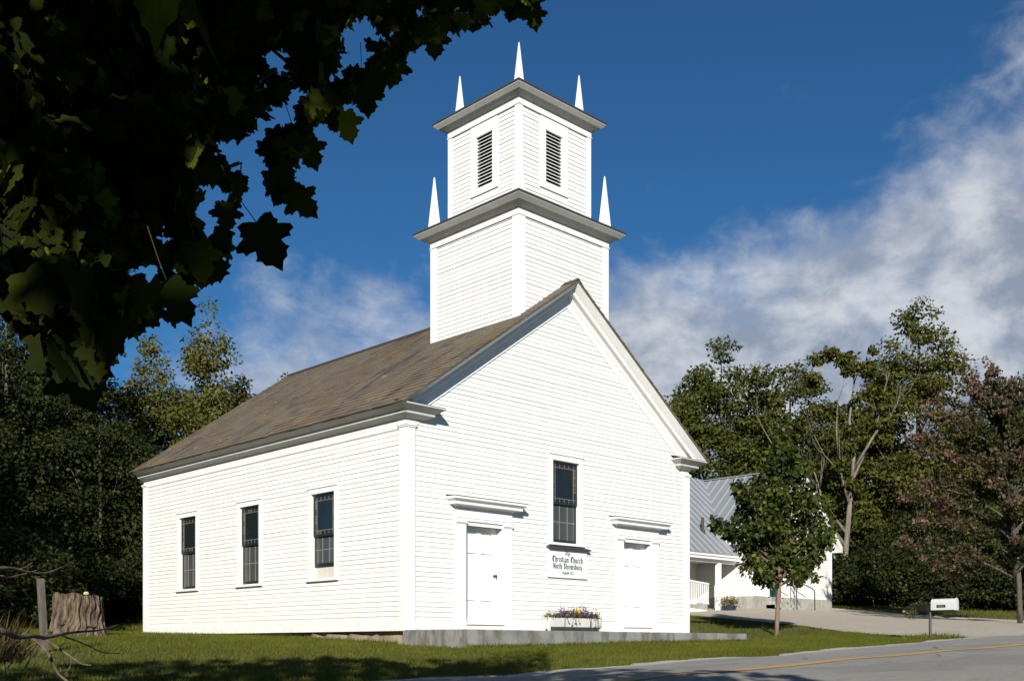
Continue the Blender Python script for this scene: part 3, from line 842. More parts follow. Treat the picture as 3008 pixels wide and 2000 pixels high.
# ---- tower
TY = 1.467
def rect(h, cx=4.5, cy=TY): return lambda o: [(cx - h - o, cy - h - o), (cx + h + o, cy - h - o), (cx + h + o, cy + h + o), (cx - h - o, cy + h + o)]
def frames(h):
    return [lambda u, o, z: (4.5 - h + u, TY - h - o, z), lambda u, o, z: (4.5 - h - o, TY - h + u, z), lambda u, o, z: (4.5 + h + o, TY - h + u, z), lambda u, o, z: (4.5 - h + u, TY + h + o, z)]
def spire(x, y, z0, h, s_, parent):
    mb = MB()
    b = [(x - s_, y - s_, z0), (x + s_, y - s_, z0), (x + s_, y + s_, z0), (x - s_, y + s_, z0)]
    k = .10; tp = [(x - s_ * k, y - s_ * k, z0 + h), (x + s_ * k, y - s_ * k, z0 + h), (x + s_ * k, y + s_ * k, z0 + h), (x - s_ * k, y + s_ * k, z0 + h)]
    mb.hexa(b + tp); mb.add(tp + [(x, y, z0 + h + .03)], [(0, 1, 4), (1, 2, 4), (2, 3, 4), (3, 0, 4)])
    return mb.build('spire', M['trim'], parent)
def stage(h, z0, z1, zc, cbw, name, prof, roofz, top, seed, holes=None):
    mb = MB(); F = frames(h)
    for i, fr in enumerate(F): clapboards(mb, fr, lambda z: (cbw - .03, 2 * h - cbw + .03), z0, z1 - .14, holes or (), seed=seed + i, joint=9)
    for fr in F:
        if holes:
            hh = holes[0]; q = .12
            for (a, b, c, d) in ((0.02, hh[0] + q, z0, z1), (hh[1] - q, 2 * h - .02, z0, z1), (hh[0] + q, hh[1] - q, z0, hh[2] + q), (hh[0] + q, hh[1] - q, hh[3] - q, z1)):
                mb.fbox(fr, a, b, -.06, -.011, c, d)
        else: mb.fbox(fr, .02, 2 * h - .02, -.06, -.011, z0, z1)
    st = mb.build(name, M['white'], church)
    for (sx, sy) in ((-1, -1), (1, -1), (-1, 1), (1, 1)): corner(4.5 + sx * h, TY + sy * h, sx, sy, z0 - .3, z1 - .125, cbw, st, th=.028, cap=False)
    mb = MB()
    fz = z1 - .13
    mb.ring([(.0, fz), (.030, fz), (.030, z1 + .02), (0, z1 + .02)], rect(h), True); mb.ring([(.03, fz + .001), (.042, fz + .001), (.042, fz + .02), (.03, fz + .02)], rect(h), True)
    mb.build('frieze', M['trim'], st)
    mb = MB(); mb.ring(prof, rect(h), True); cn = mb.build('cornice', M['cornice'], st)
    mb = MB(); e = prof[-1][0]; ze = prof[-1][1]
    hi = top
    loops = [[(x, y, ze) for x, y in rect(h)(e + .016)], [(x, y, ze + .034) for x, y in rect(h)(e + .016)], [(x, y, roofz) for x, y in rect(hi)(0)]]
    vs = [q for l in loops for q in l]
    fs = [(j * 4 + i, j * 4 + (i + 1) % 4, (j + 1) * 4 + (i + 1) % 4, (j + 1) * 4 + i) for j in range(2) for i in range(4)] + [(0, 1, 2, 3), (8, 9, 10, 11)]
    mb.add(vs, fs); mb.build('tower_roof', M['flash'], st)
    return st, F
LP = [(.0, 9.28), (.034, 9.28), (.036, 9.305), (.105, 9.352), (.118, 9.337), (.195, 9.403), (.210, 9.388), (.298, 9.470), (.306, 9.488), (.307, 9.494)]
st1, _ = stage(1.434, 6.0, 9.29, 9.5, .205, 'lower_tower_stage', LP, 9.60, 1.10, 50)
UP = [(.0, 11.835), (.034, 11.835), (.036, 11.86), (.098, 11.905), (.110, 11.890), (.178, 11.950), (.192, 11.936), (.268, 12.012), (.275, 12.030), (.276, 12.036)]
hl = 1.146
st2, F2 = stage(hl, 9.56, 11.84, 12.05, .135, 'belfry', UP, 12.24, .05, 70, [(hl - .53, hl + .41, 10.13, 11.75)])
for i, (sx, sy) in enumerate(((-1, -1), (1, -1), (-1, 1), (1, 1))):
    spire(4.5 + sx * 1.395, TY + sy * 1.395, 9.50, 1.32, .115, st1)
    spire(4.5 + sx * .975, TY + sy * .975, 12.06, 1.10, .098, st2)
for fr in F2:
    uc = hl - .05; zb, zt, hw = 10.275, 11.43, .300
    mb = MB(); q = .15
    for a, b, c, d in ((uc - hw - q, uc - hw, zb - .15, zt + .26), (uc + hw, uc + hw + q, zb - .15, zt + .26), (uc - hw, uc + hw, zt, zt + .26), (uc - hw, uc + hw, zb - .15, zb)):
        mb.fbox(fr, a, b, -.02, .020, c, d)
    mb.fbox(fr, uc - hw, uc - hw + .03, -.12, .02, zb, zt); mb.fbox(fr, uc + hw - .03, uc + hw, -.12, .02, zb, zt)
    lv = mb.build('louver', M['trim'], st2)
    mb = MB(); mb.fbox(fr, uc - hw + .03, uc + hw - .03, -.30, -.29, zb, zt); mb.build('louver_backing', M['dark'], lv) if False else None
    n = 15; pit = (zt - zb) / n
    mb = MB()
    for k in range(n):
        z = zb + k * pit
        A = [(-.01, z + .004), (-.01, z + .019), (-.115, z + pit * 1.02 + .015), (-.115, z + pit * 1.02)]
        P = [fr(uc - hw + .03, o, zz) for o, zz in A]; Q = [fr(uc + hw - .03, o, zz) for o, zz in A]
        mb.hexa(P + Q)
    mb.build('louver_slat', M['trim'], lv)
mb = MB(); mb.box(4.5 - hl + .30, 4.5 + hl - .30, TY - hl + .30, TY + hl - .30, 9.6, 11.8); mb.build('belfry_interior', M['dark'], st2)

# ------------------------------------------------------------------ sign with black-letter text (broad-nib strokes)
sgn = thing('church_sign', 'white wooden name sign with black-letter text under the front window', 'sign', (4.52, 0, 1.5))
mb = MB(); mb.fbox(front, 3.887, 5.15, .016, .046, 1.507, 2.128)
mb.fbox(front, 3.875, 5.162, .014, .056, 1.492, 1.512)
mb.build('sign_board', M['sign'], sgn, bevel=.004)
mb = MB(); mb.hexa([front(3.86, .015, 2.13), front(5.20, .015, 2.13), front(5.20, .13, 2.118), front(3.86, .13, 2.118), front(3.86, .015, 2.185), front(5.20, .015, 2.185), front(5.20, .13, 2.150), front(3.86, .13, 2.150)])
mb.build('sign_ledge', M['flash'], sgn)
# glyphs: strokes in a cell (x right, y up, x-height 1.0, ascender 1.6, descender -.5)
i_ = [[(0, .85), (.12, 1), (.18, .88), (.18, .15), (.30, 0), (.40, .12)]]
G = {
 'i': (.42, i_ + [[(.15, 1.28), (.25, 1.40)]]),
 'h': (.82, [[(.12, 1.6), (.16, .12), (.24, 0)], [(.18, .85), (.48, 1.02), (.60, .85), (.60, .2), (.48, -.35)]]),
 'n': (.85, [[(0, .88), (.14, 1), (.16, .12), (.24, 0)], [(.18, .85), (.48, 1.02), (.60, .85), (.60, .15), (.74, 0), (.82, .1)]]),
 'u': (.85, [[(.02, .9), (.14, 1), (.15, .15), (.32, -.02), (.55, .15)], [(.58, 1), (.60, .15), (.72, 0), (.82, .1)]]),
 'r': (.58, [[(0, .88), (.14, 1), (.16, .12), (.26, 0)], [(.2, .82), (.40, 1.02), (.52, .88)]]),
 't': (.50, [[(.15, 1.35), (.16, .15), (.30, 0), (.42, .1)], [(0, 1), (.42, 1)]]),
 's': (.62, [[(.52, .88), (.35, 1.02), (.12, .85), (.18, .62), (.48, .38), (.48, .15), (.25, -.02), (.05, .12)]]),
 'a': (.80, [[(.12, .88), (.35, 1.02), (.54, .85), (.56, .15), (.68, 0), (.78, .1)], [(.54, .55), (.22, .50), (.12, .2), (.28, 0), (.54, .18)]]),
 'c': (.62, [[(.50, .85), (.34, 1.02), (.14, .82), (.14, .18), (.32, -.02), (.54, .15)]]),
 'e': (.64, [[(.15, .45), (.48, .62), (.50, .88), (.32, 1.02), (.14, .82), (.14, .18), (.32, -.02), (.54, .15)]]),
 'o': (.74, [[(.35, 1.02), (.13, .82), (.13, .18), (.35, -.02), (.58, .18), (.58, .82), (.35, 1.02)]]),
 'w': (1.15, [[(.02, .95), (.15, 1.08), (.16, .12), (.34, 0), (.50, .15)], [(.50, 1.05), (.52, .12), (.70, 0), (.95, .25), (.95, .85), (.82, 1.05)]]),
 'b': (.78, [[(.12, 1.6), (.15, .15), (.35, -.02), (.60, .2), (.60, .8), (.42, 1.02), (.18, .85)]]),
 'd': (.76, [[(.20, 1.5), (.58, 1.05), (.60, .18), (.36, -.02), (.13, .18), (.13, .8), (.36, 1.0), (.56, .85)]]),
 'y': (.82, [[(.02, .9), (.14, 1), (.15, .2), (.34, 0), (.56, .2)], [(.58, 1.02), (.58, .1), (.40, -.45), (.15, -.5)]]),
 'T': (1.0, [[(.02, 1.35), (.25, 1.55), (.70, 1.42), (.95, 1.6)], [(.52, 1.4), (.52, .2), (.36, 0), (.1, .12)], [(.22, 1.2), (.12, .8), (.22, .4)]]),
 'C': (1.05, [[(.90, 1.35), (.62, 1.58), (.22, 1.3), (.15, .4), (.45, -.02), (.90, .2)], [(.48, 1.45), (.45, .2)], [(.90, 1.35), (.78, 1.1)]]),
 'N': (1.15, [[(.02, 1.3), (.2, 1.55), (.28, 1.3), (.26, .1), (.10, -.05)], [(.26, 1.45), (.82, .2), (.95, .0)], [(.92, 1.55), (.90, .1)]]),
 'S': (1.0, [[(.85, 1.4), (.55, 1.6), (.18, 1.35), (.22, 1.0), (.72, .62), (.78, .25), (.45, -.02), (.08, .2)], [(.50, 1.5), (.48, .1)]]),
 'F': (.95, [[(.05, 1.4), (.28, 1.55), (.60, 1.45), (.88, 1.6)], [(.35, 1.5), (.36, .1), (.22, -.1)], [(.36, .85), (.70, .92)]]),
 '1': (.5, [[(.08, 1.25), (.25, 1.45), (.25, 0)]]),
 '8': (.7, [[(.33, .78), (.12, 1.1), (.33, 1.45), (.55, 1.1), (.33, .78), (.08, .35), (.33, 0), (.58, .35), (.33, .78)]]),
 '2': (.7, [[(.08, 1.15), (.32, 1.45), (.55, 1.1), (.08, .05), (.60, .05)]]),
 ' ': (.55, []),
}
def text_w(s_): return sum(G[c][0] + .10 for c in s_)
def letters(mb, s_, uc, z0, xh, o, tracking=1.0):
    k = xh * tracking; u = uc - text_w(s_) * k / 2
    nib = np.array([.135, .085])
    for c in s_:
        wd_, st_ = G[c]
        for stroke in st_:
            for (p, q) in zip(stroke[:-1], stroke[1:]):
                p, q = np.array(p), np.array(q)
                pts = [p - nib, p + nib, q + nib, q - nib]
                if abs(np.cross(q - p, nib)) < .01: pts = [p - nib * [1, -.4], p + nib * [1, -.4], q + nib * [1, -.4], q - nib * [1, -.4]]
                P = [front(u + a[0] * k, o, z0 + a[1] * xh) for a in pts]
                mb.prism(P, (0, -.0012, 0))
        u += (wd_ + .10) * k
cxs = 4.515
for txt, zz, xh_, trk in (('The', 1.985, .060, 1.0), ('Christian Church', 1.840, .083, .93), ('North Shrewsbury', 1.690, .080, .86), ('Founded 1822', 1.575, .044, .95)):
    mb = MB(); letters(mb, txt, cxs, zz, xh_, .0462, trk); mb.build('lettering', M['letter'], sgn)

# ------------------------------------------------------------------ concrete platform in front of the doors
pf = MB()
pf.hexa([(-.02, -1.70, -.5), (9.06, -1.70, -.5), (9.06, .10, -.5), (-.02, .10, -.5), (-.02, -1.70, .297), (9.06, -1.70, .285), (9.06, .10, .300), (-.02, .10, .303)])
pf_o = pf.build('concrete_platform', M['concrete'], None, bevel=.018)
tag(pf_o, 'long grey concrete platform along the church front below both doors', 'platform')

# ------------------------------------------------------------------ planter and its flowers
PX0, PX1, PY0, PY1 = 3.615, 5.30, -.36, -.14
pl = thing('planter_box', 'low white wooden planter box on the concrete platform between the doors', 'planter', (4.45, -.25, .30))
mb = MB(); zt = .60
mb.box(PX0 + .02, PX1 - .02, PY0, PY0 + .02, .405, zt); mb.box(PX0 + .02, PX1 - .02, PY1 - .02, PY1, .405, zt); mb.box(PX0 + .02, PX1 - .02, PY0 + .02, PY1 - .02, .405, .42)
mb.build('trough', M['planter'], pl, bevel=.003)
for x in (PX0, PX1 - .02):
    mb = MB(); ym = (PY0 + PY1) / 2
    poly = [(x, PY0 - .002, .302), (x, PY0 - .002, zt + .004), (x, PY1 + .002, zt + .004), (x, PY1 + .002, .302), (x, PY1 - .05, .302), (x, ym, .385), (x, PY0 + .05, .302)]
    mb.prism(poly, (.02, 0, 0)); mb.build('end_board', M['planter'], pl)
mb = MB(); mb.box(PX0 + .021, PX1 - .021, PY0 + .021, PY1 - .021, .42, .575); mb.build('soil', M['dark'], pl)
nr = np.random.default_rng(3)
def rand_dirs(n, g): v = g.normal(size=(n, 3)); return v / np.linalg.norm(v, axis=1, keepdims=True)
def bedding(x, label, mats, h, spread, n, trail=0, spikes=0, bloom=None, leafs=.035):
    g = np.random.default_rng(int(x * 1000)); y = (PY0 + PY1) / 2; zb = .575
    o = thing('bedding_plant', label, 'flowers', (x, y, zb), 'flowers in the white planter')
    # stems
    mb = MB(); tips = []
    for k in range(12 + spikes):
        a = g.uniform(0, 6.28); rr = spread * g.uniform(.2, .9); hh = h * g.uniform(.5, .95) if k < 12 else h * g.uniform(1.1, 1.7)
        tp = (x + rr * math.cos(a), y + .5 * rr * math.sin(a), zb + hh); tips.append(tp)
        mb.tube([(x + .2 * rr * math.cos(a), y, zb), ((x * .4 + tp[0] * .6), (y * .4 + tp[1] * .6), zb + hh * .6), tp], [.004, .0035, .0025], 5)
    for k in range((trail + 1) // 2):
        xx = x + g.uniform(-spread, spread); l_ = g.uniform(.08, .22); s_ = g.uniform(-.06, .06)
        pts = [(xx, PY0 + .02, zb + .03), (xx + s_ * .3, PY0 - .025, zb + .03), (xx + s_, PY0 - .03, zb - l_ * .5), (xx + s_ * 1.5, PY0 - .028, zb - l_), (xx + s_ * .6, PY0 - .03, zb - l_ + .03)]
        mb.tube(pts, .0045, 5)
        tips.append(pts[3])
    mb.build('stem', M['olive'], o)
    N = n; pos = np.c_[x + g.normal(0, spread * .5, N), y + g.normal(0, .055, N), zb + np.abs(g.normal(0, h * .5, N))]
    pos[:, 0] = np.clip(pos[:, 0], PX0 - .06, PX1 + .06)
    tp = np.array([q for q in tips]); pos2 = np.repeat(tp, 3, 0) + g.normal(0, .012, (len(tp) * 3, 3)); pos = np.r_[pos, pos2]; N = len(pos)
    nrm = rand_dirs(N, g) + [0, -.3, .8]; tip = rand_dirs(N, g) * [1, 1, .5] + [0, 0, .25]
    leaf_mesh('foliage', KITE, KITE_F, pos, tip, nrm, g.uniform(.6, 1.3, N) * leafs, g.random(N), M[mats[0]], o)
    if len(mats) > 1:
        N = n // 2; pos = np.c_[x + g.normal(0, spread * .5, N), y - .03 + g.normal(0, .05, N), zb + h * .3 + np.abs(g.normal(0, h * .4, N))]
        leaf_mesh('blossom', KITE, KITE_F, pos, rand_dirs(N, g), rand_dirs(N, g) + [0, -.5, .5], g.uniform(.6, 1.2, N) * .03, g.random(N), M[mats[1]], o)
    if bloom:
        for (dx, dz, rad, mk) in bloom:
            c = np.array([x + dx, y - .04, zb + dz]); N = 40
            an = g.uniform(0, 6.28, N); lay = g.uniform(0, 1, N)
            tip = np.c_[np.cos(an), -.3 - .5 * lay, np.sin(an)]
            leaf_mesh('flower', KITE, KITE_F, np.repeat(c[None], N, 0) + g.normal(0, .004, (N, 3)), tip, np.c_[-np.sin(an) * .2, -np.ones(N), np.cos(an) * .2 + .3], rad * g.uniform(.7, 1.1, N), g.random(N), M[mk], o)
bedding(3.70, 'small green marigold with pale yellow blooms at the left end of the planter', ['olive'], .10, .10, 160, bloom=[(-.04, .17, .032, 'petal_y'), (-.075, .05, .03, 'petal_y')])
bedding(3.92, 'bushy olive green bedding plant second from the left end of the planter', ['olive', 'purple'], .13, .14, 220)
bedding(4.15, 'tall dark purple foliage plant with trailing stems left of the yellow bloom', ['purple', 'purple'], .20, .14, 330, trail=6, spikes=2)
bedding(4.40, 'green and purple plant with a trailing tuft hanging down the planter front', ['purple', 'olive'], .18, .14, 300, trail=6, spikes=4)
bedding(4.58, 'plant with one large bright yellow bloom at the middle of the planter', ['olive', 'purple'], .16, .10, 240, trail=2, spikes=1, bloom=[(-.05, .215, .05, 'petal_y'), (.0, .17, .045, 'petal_y')])
bedding(4.80, 'spiky purple plant with upright twigs right of the yellow bloom', ['purple', 'purple'], .19, .14, 320, trail=3, spikes=5)
bedding(5.03, 'reddish purple plant with long curling tendrils over the planter front', ['purple', 'purple'], .16, .14, 330, trail=8, spikes=1, bloom=[(-.03, .12, .025, 'petal_p')])
bedding(5.20, 'orange flowered bedding plant at the right end of the planter', ['olive', 'purple'], .13, .10, 200, trail=3, bloom=[(-.03, .23, .028, 'petal_o'), (.09, .14, .03, 'petal_o')])

# ------------------------------------------------------------------ mailbox
mx_, my_ = 11.09, -5.27; mz = g1(mx_, my_)
mbx = thing('mailbox', 'white rural mailbox with black number plate on a thin post beside the drive', 'mailbox', (mx_, my_, mz))
mb = MB(); mb.tube([(mx_, my_, mz - .2), (mx_, my_, .79)], .030, 10); mb.build('post', M['iron'], mbx)
mb = MB(); mb.box(mx_ - .035, mx_ + .035, my_ - .60, my_ + .50, .772, .800); mb.build('arm', M['black'], mbx)
y0, y1 = my_ - .60, my_ - .05; hw = .095; zb = .802
def arch(y): return [(mx_ - hw, y, zb), (mx_ - hw, y, zb + .17)] + [(mx_ - hw * math.cos(a), y, zb + .17 + hw * math.sin(a)) for a in np.linspace(.25, math.pi - .25, 9)] + [(mx_ + hw, y, zb + .17), (mx_ + hw, y, zb)]
mb = MB(); mb.prism(arch(y0), (0, y1 - y0, 0)); mb.build('body', M['mailwhite'], mbx, bevel=.012)
def arch2(y, e): return [(mx_ + (p[0] - mx_) * e, y, zb - .004 + (p[2] - zb) * e) for p in arch(y)]
mb = MB(); mb.prism(arch2(y0 - .018, 1.05), (0, .024, 0)); mb.build('door', M['mailwhite'], mbx, bevel=.004)
mb = MB(); mb.box(mx_ - hw - .006, mx_ - hw - .001, my_ - .395, my_ - .195, zb + .06, zb + .125); pt = mb.build('number_plate', M['plate'], mbx)
fc = bpy.data.curves.new('house_number', 'FONT'); fc.body = '2021'; fc.size = .066; fc.align_x = 'CENTER'; fc.align_y = 'CENTER'; fc.extrude = .0008; fc.space_character = 1.15
fo2 = bpy.data.objects.new('house_number', fc); col.objects.link(fo2); fo2.parent = pt
fo2.location = (mx_ - hw - .0075 - mx_, -.295, zb + .092 - mz); fo2.rotation_euler = (R(90), 0, R(-90)); fc.materials.append(M['digit'])
bpy.context.view_layer.update()
_me = bpy.data.meshes.new_from_object(fo2.evaluated_get(bpy.context.evaluated_depsgraph_get()))
_hn = bpy.data.objects.new('house_number', _me); col.objects.link(_hn); _hn.parent = pt; _hn.location = fo2.location; _hn.rotation_euler = fo2.rotation_euler
bpy.data.objects.remove(fo2); _hn.name = 'house_number'; _me.name = 'house_number'
mb = MB(); mb.box(mx_ + hw + .002, mx_ + hw + .008, y0 + .02, y0 + .045, zb + .12, zb + .30); mb.build('flag', M['redflag'], mbx)
# hanging flower trough on the same arm
hp = thing('hanging_planter', 'black trough of trailing flowers on the mailbox arm', 'planter', (mx_, my_ + .30, .80))
mb = MB(); mb.hexa([(mx_ - .10, my_ + .06, .79), (mx_ + .10, my_ + .06, .79), (mx_ + .10, my_ + .44, .79), (mx_ - .10, my_ + .44, .79), (mx_ - .12, my_ + .03, .94), (mx_ + .12, my_ + .03, .94), (mx_ + .12, my_ + .47, .94), (mx_ - .12, my_ + .47, .94)])
mb.build('trough', M['black'], hp, bevel=.01)
hf = thing('trailing_flowers', 'green trailing plant spilling from the black trough by the mailbox', 'flowers', (mx_, my_ + .25, .93))
g = np.random.default_rng(8)
N = 220; pos = np.c_[mx_ + g.normal(0, .05, N), my_ + .25 + g.normal(0, .11, N), .94 + np.abs(g.normal(0, .035, N))]
M2 = 200; k_ = g.integers(0, 6, M2); yy = np.array([.47, .42, .36, .33, .27, .38])[k_]; ln = np.array([.18, .26, .12, .30, .22, .2])[k_]
s_ = g.random(M2); pos2 = np.c_[mx_ - .10 + g.normal(0, .03, M2), my_ + yy + g.normal(0, .018, M2) + .06 * s_, .93 - .10 * (s_ < .2) - ln * s_ - .05]
pos = np.r_[pos, pos2]; N = len(pos)
leaf_mesh('foliage', KITE, KITE_F, pos, rand_dirs(N, g) + [0, 0, -.2], rand_dirs(N, g) + [0, 0, .7], g.uniform(.03, .055, N), g.random(N), M['olive'], hf)
N = 30; c = np.array([mx_ - .12, my_ + .56, .80]); leaf_mesh('flower', KITE, KITE_F, c + g.normal(0, .012, (N, 3)), rand_dirs(N, g), rand_dirs(N, g), g.uniform(.02, .035, N), g.random(N), M['petal_p'], hf)
mb = MB(); mb.tube([(mx_ - .08, my_ + .45, .93), (mx_ - .12, my_ + .52, .88), (mx_ - .12, my_ + .56, .80)], .004, 5)
for q in range(6): mb.tube([(mx_ - .08, my_ + .3, .94), (mx_ - .12, my_ + [.47, .42, .36, .33, .27, .38][q], .88), (mx_ - .11, my_ + [.5, .45, .39, .36, .3, .41][q], .88 - [.18, .26, .12, .30, .22, .2][q])], .004, 5)
mb.build('stem', M['olive'], hf)

# ------------------------------------------------------------------ parish hall
HX0, HX1, HY0, HY1 = 24.4, 30.6, 8.1, 21.0
hz0 = 1.5; HE = 4.60; HR = 7.46; hc = (HX0 + HX1) / 2; hsl = (HR - HE + .27) / (HX1 + .30 - hc)
hall = thing('parish_hall', 'white clapboard hall with grey standing-seam metal roof and side porch', 'hall', (hc, 12, hz0))
hfr = lambda u, o, z: (HX0 + u, HY0 - o, z)
hle = lambda u, o, z: (HX0 - o, HY0 + u, z)
hri = lambda u, o, z: (HX1 + o, HY0 + u, z)
hzr = lambda x: HR - (HR - HE) / ((HX1 - HX0) / 2) * abs(x - hc)
mb = MB(); wH = HX1 - HX0
HS = (HR - HE) / (wH / 2)
clapboards(mb, hfr, lambda z: (.08, wH - .08) if z < HE - .1 else ((z - HE + .1) / HS + .08, wH - .08 - (z - HE + .1) / HS), 2.02, HR - .35, [(1.15, 2.1, 1.8, 4.05)], expo=.10, seed=90, joint=5)
mb.fbox(hfr, .05, 1.15, -.08, -.012, 1.9, HE); mb.fbox(hfr, 2.1, wH - .05, -.08, -.012, 1.9, HE); mb.fbox(hfr, 1.15, 2.1, -.08, -.012, 4.05, HE)
mb.prism([(HX0 + .05, HY0 + .012, HE), (HX1 - .05, HY0 + .012, HE), (hc, HY0 + .012, HR - .06)], (0, .06, 0))
mb.build('gable_wall', M['white'], hall)
mb = MB()
clapboards(mb, hri, lambda z: (.08, HY1 - HY0), 2.02, HE, (), expo=.10, seed=91, joint=5); mb.box(HX1 - .08, HX1 - .012, HY0 + .1, HY1, 1.9, HE)
clapboards(mb, hle, lambda z: (.08, 3.2), 2.02, HE, (), expo=.10, seed=92, joint=5); mb.box(HX0 + .012, HX0 + .08, HY0 + .1, HY1, 1.9, HE + .3)
mb.build('side_wall', M['white'], hall)
mb = MB(); mb.box(HX0 - .02, HX1 + .02, HY0 - .03, HY1, .9, 2.02); mb.build('foundation', M['foundation'], hall)
for (x, sx) in ((HX0, -1), (HX1, 1)): corner(x, HY0, sx, -1, 2.0, HE - .02, .16, hall, th=.03, cap=False)
# main roof with seams
OV = .32
def hroof(x): return HR + .03 - HS * abs(x - hc)
mb = MB(); mbs = MB(); mbf = MB()
for s_ in (-1, 1):
    xe = hc + s_ * (wH / 2 + OV); ya, yb = HY0 - .42, HY1
    mb.hexa([(xe, ya, hroof(xe)), (hc, ya, hroof(hc)), (hc, yb, hroof(hc)), (xe, yb, hroof(xe)), (xe, ya, hroof(xe) + .03), (hc, ya, hroof(hc) + .03), (hc, yb, hroof(hc) + .03), (xe, yb, hroof(xe) + .03)])
    y = ya + .01
    while y < yb:
        mbs.hexa([(xe, y, hroof(xe) + .031), (hc, y, hroof(hc) + .031), (hc, y + .025, hroof(hc) + .031), (xe, y + .025, hroof(xe) + .031), (xe, y, hroof(xe) + .075), (hc, y, hroof(hc) + .075), (hc, y + .025, hroof(hc) + .075), (xe, y + .025, hroof(xe) + .075)])
        y += .46
    # barge boards and boxed eave
    for (d0, d1, q0, q1) in ((.002, .20, ya + .02, ya + .06), (.06, .22, ya + .06, HY0 + .01), (.24, .44, HY0 - .035, HY0)):
        mbf.hexa([(xe, q0, hroof(xe) - d1), (hc, q0, hroof(hc) - d1), (hc, q1, hroof(hc) - d1), (xe, q1, hroof(xe) - d1), (xe, q0, hroof(xe) - d0), (hc, q0, hroof(hc) - d0), (hc, q1, hroof(hc) - d0), (xe, q1, hroof(xe) - d0)])
    xw = hc + s_ * wH / 2
    mbf.box(min(xe - s_ * .02, xw), max(xe - s_ * .02, xw), ya + .06, HY1, hroof(xe) - .20, hroof(xe) - .17)
    mbf.box(min(xe - s_ * .03, xe), max(xe - s_ * .03, xe), ya + .02, HY1, hroof(xe) - .18, hroof(xe) - .002)
rf = mb.build('metal_roof', M['metalroof'], hall); mbs.build('roof_seam', M['seam'], rf); mbf.build('barge_board', M['trim'], hall)
mb = MB(); mb.box(hc - .10, hc + .10, HY0 - .42, HY1, HR + .04, HR + .085); mb.build('ridge_cap', M['metalroof'], rf)
# porch wing
PYF, PE = 8.55, 3.62; PX_L, PX_R = 12.5, HX0 - .04; PS = .93; PD = 4.2
mb = MB(); mbs = MB()
def pz(y): return PE + (y - PYF) * PS
def xlim(y):   # where the wing roof dies into the main slope
    return min(HX0 + 3.0, hc - (HR + .03 - pz(y)) / HS)
rows = np.linspace(PYF, PYF + PD, 12)
for a, b in zip(rows[:-1], rows[1:]):
    xa, xb = max(PX_R - .25, xlim(a) + .04), max(PX_R - .25, xlim(b) + .04)
    mb.add([(PX_L, a, pz(a)), (xa, a, pz(a)), (xb, b, pz(b)), (PX_L, b, pz(b)), (PX_L, a, pz(a) + .03), (xa, a, pz(a) + .03), (xb, b, pz(b) + .03), (PX_L, b, pz(b) + .03)],
           [(0, 1, 2, 3), (4, 5, 6, 7), (0, 1, 5, 4), (1, 2, 6, 5), (3, 0, 4, 7)])
yb_ = PYF + PD
mb.add([(PX_L, yb_, pz(yb_)), (xlim(yb_), yb_, pz(yb_)), (xlim(yb_), yb_ + PD, PE), (PX_L, yb_ + PD, PE)], [(0, 1, 2, 3)])
x = PX_L + .2
while x < HX0 + 2.6:
    ye = PYF + PD
    ys_ = PYF
    if x > PX_R - .28:
        for y in np.linspace(PYF, PYF + PD, 60):
            if xlim(y) > x: ys_ = y; break
        else: x += .46; continue
    mbs.hexa([(x, ys_, pz(ys_) + .031), (x + .025, ys_, pz(ys_) + .031), (x + .025, ye, pz(ye) + .031), (x, ye, pz(ye) + .031), (x, ys_, pz(ys_) + .075), (x + .025, ys_, pz(ys_) + .075), (x + .025, ye, pz(ye) + .075), (x, ye, pz(ye) + .075)])
    x += .46
pr_ = mb.build('porch_roof', M['metalroof'], hall); mbs.build('roof_seam', M['seam'], pr_)
mb = MB(); mb.box(PX_L, PX_R - .22, PYF + .02, PYF + .06, PE - .20, PE - .01); mb.box(PX_L, PX_R - .2, PYF + .06, PYF + 2.6, PE - .17, PE - .15); mb.box(PX_L, PX_R - .22, PYF - .03, PYF + .02, PE - .085, PE - .01)
mb.box(PX_L, PX_R - .2, PYF + .20, PYF + .34, PE - .32, PE - .171)
mb.build('porch_beam', M['trim'], hall)
PW = 10.9
mb = MB(); clapboards(mb, lambda u, o, z: (PX_L + u, PW - o, z), lambda z: (0, HX0 - PX_L), 1.75, PE - .15, (), expo=.10, seed=95, joint=6); mb.box(PX_L, HX0, PW + .012, PW + .1, 1.5, PE); mb.build('porch_wall', M['white'], hall)
mb = MB(); mb.box(PX_L, HX0 - .02, PW - .10, PW + .05, 1.0, 1.75); mb.build('porch_base', M['foundation'], hall)
for x in (22.98, 19.8, 16.6):
    mb = MB(); b_ = g1(x, PYF + .27) - .05; mb.box(x - .09, x + .09, PYF + .18, PYF + .36, b_, PE - .32); mb.build('porch_post', M['trim'], hall, bevel=.006)
# ramp and railing
mb = MB(); zr0, zr1 = 1.50, 1.98
mb.hexa([(15.5, PYF + .40, zr1 - .12), (22.4, PYF + .40, zr0 - .10), (22.4, PW - .1, zr0 - .10), (15.5, PW - .1, zr1 - .12), (15.5, PYF + .40, zr1), (22.4, PYF + .40, zr0 + .02), (22.4, PW - .1, zr0 + .02), (15.5, PW - .1, zr1)])
mb.build('ramp', M['foundation'], hall)
mb = MB()
def rz(x): return zr0 + (zr1 - zr0) * (22.4 - x) / 6.9
for h_ in (.14, .92):
    mb.hexa([(15.5, PYF + .30, rz(15.5) + h_), (22.4, PYF + .30, rz(22.4) + h_), (22.4, PYF + .36, rz(22.4) + h_), (15.5, PYF + .36, rz(15.5) + h_), (15.5, PYF + .30, rz(15.5) + h_ + .06), (22.4, PYF + .30, rz(22.4) + h_ + .06), (22.4, PYF + .36, rz(22.4) + h_ + .06), (15.5, PYF + .36, rz(15.5) + h_ + .06)])
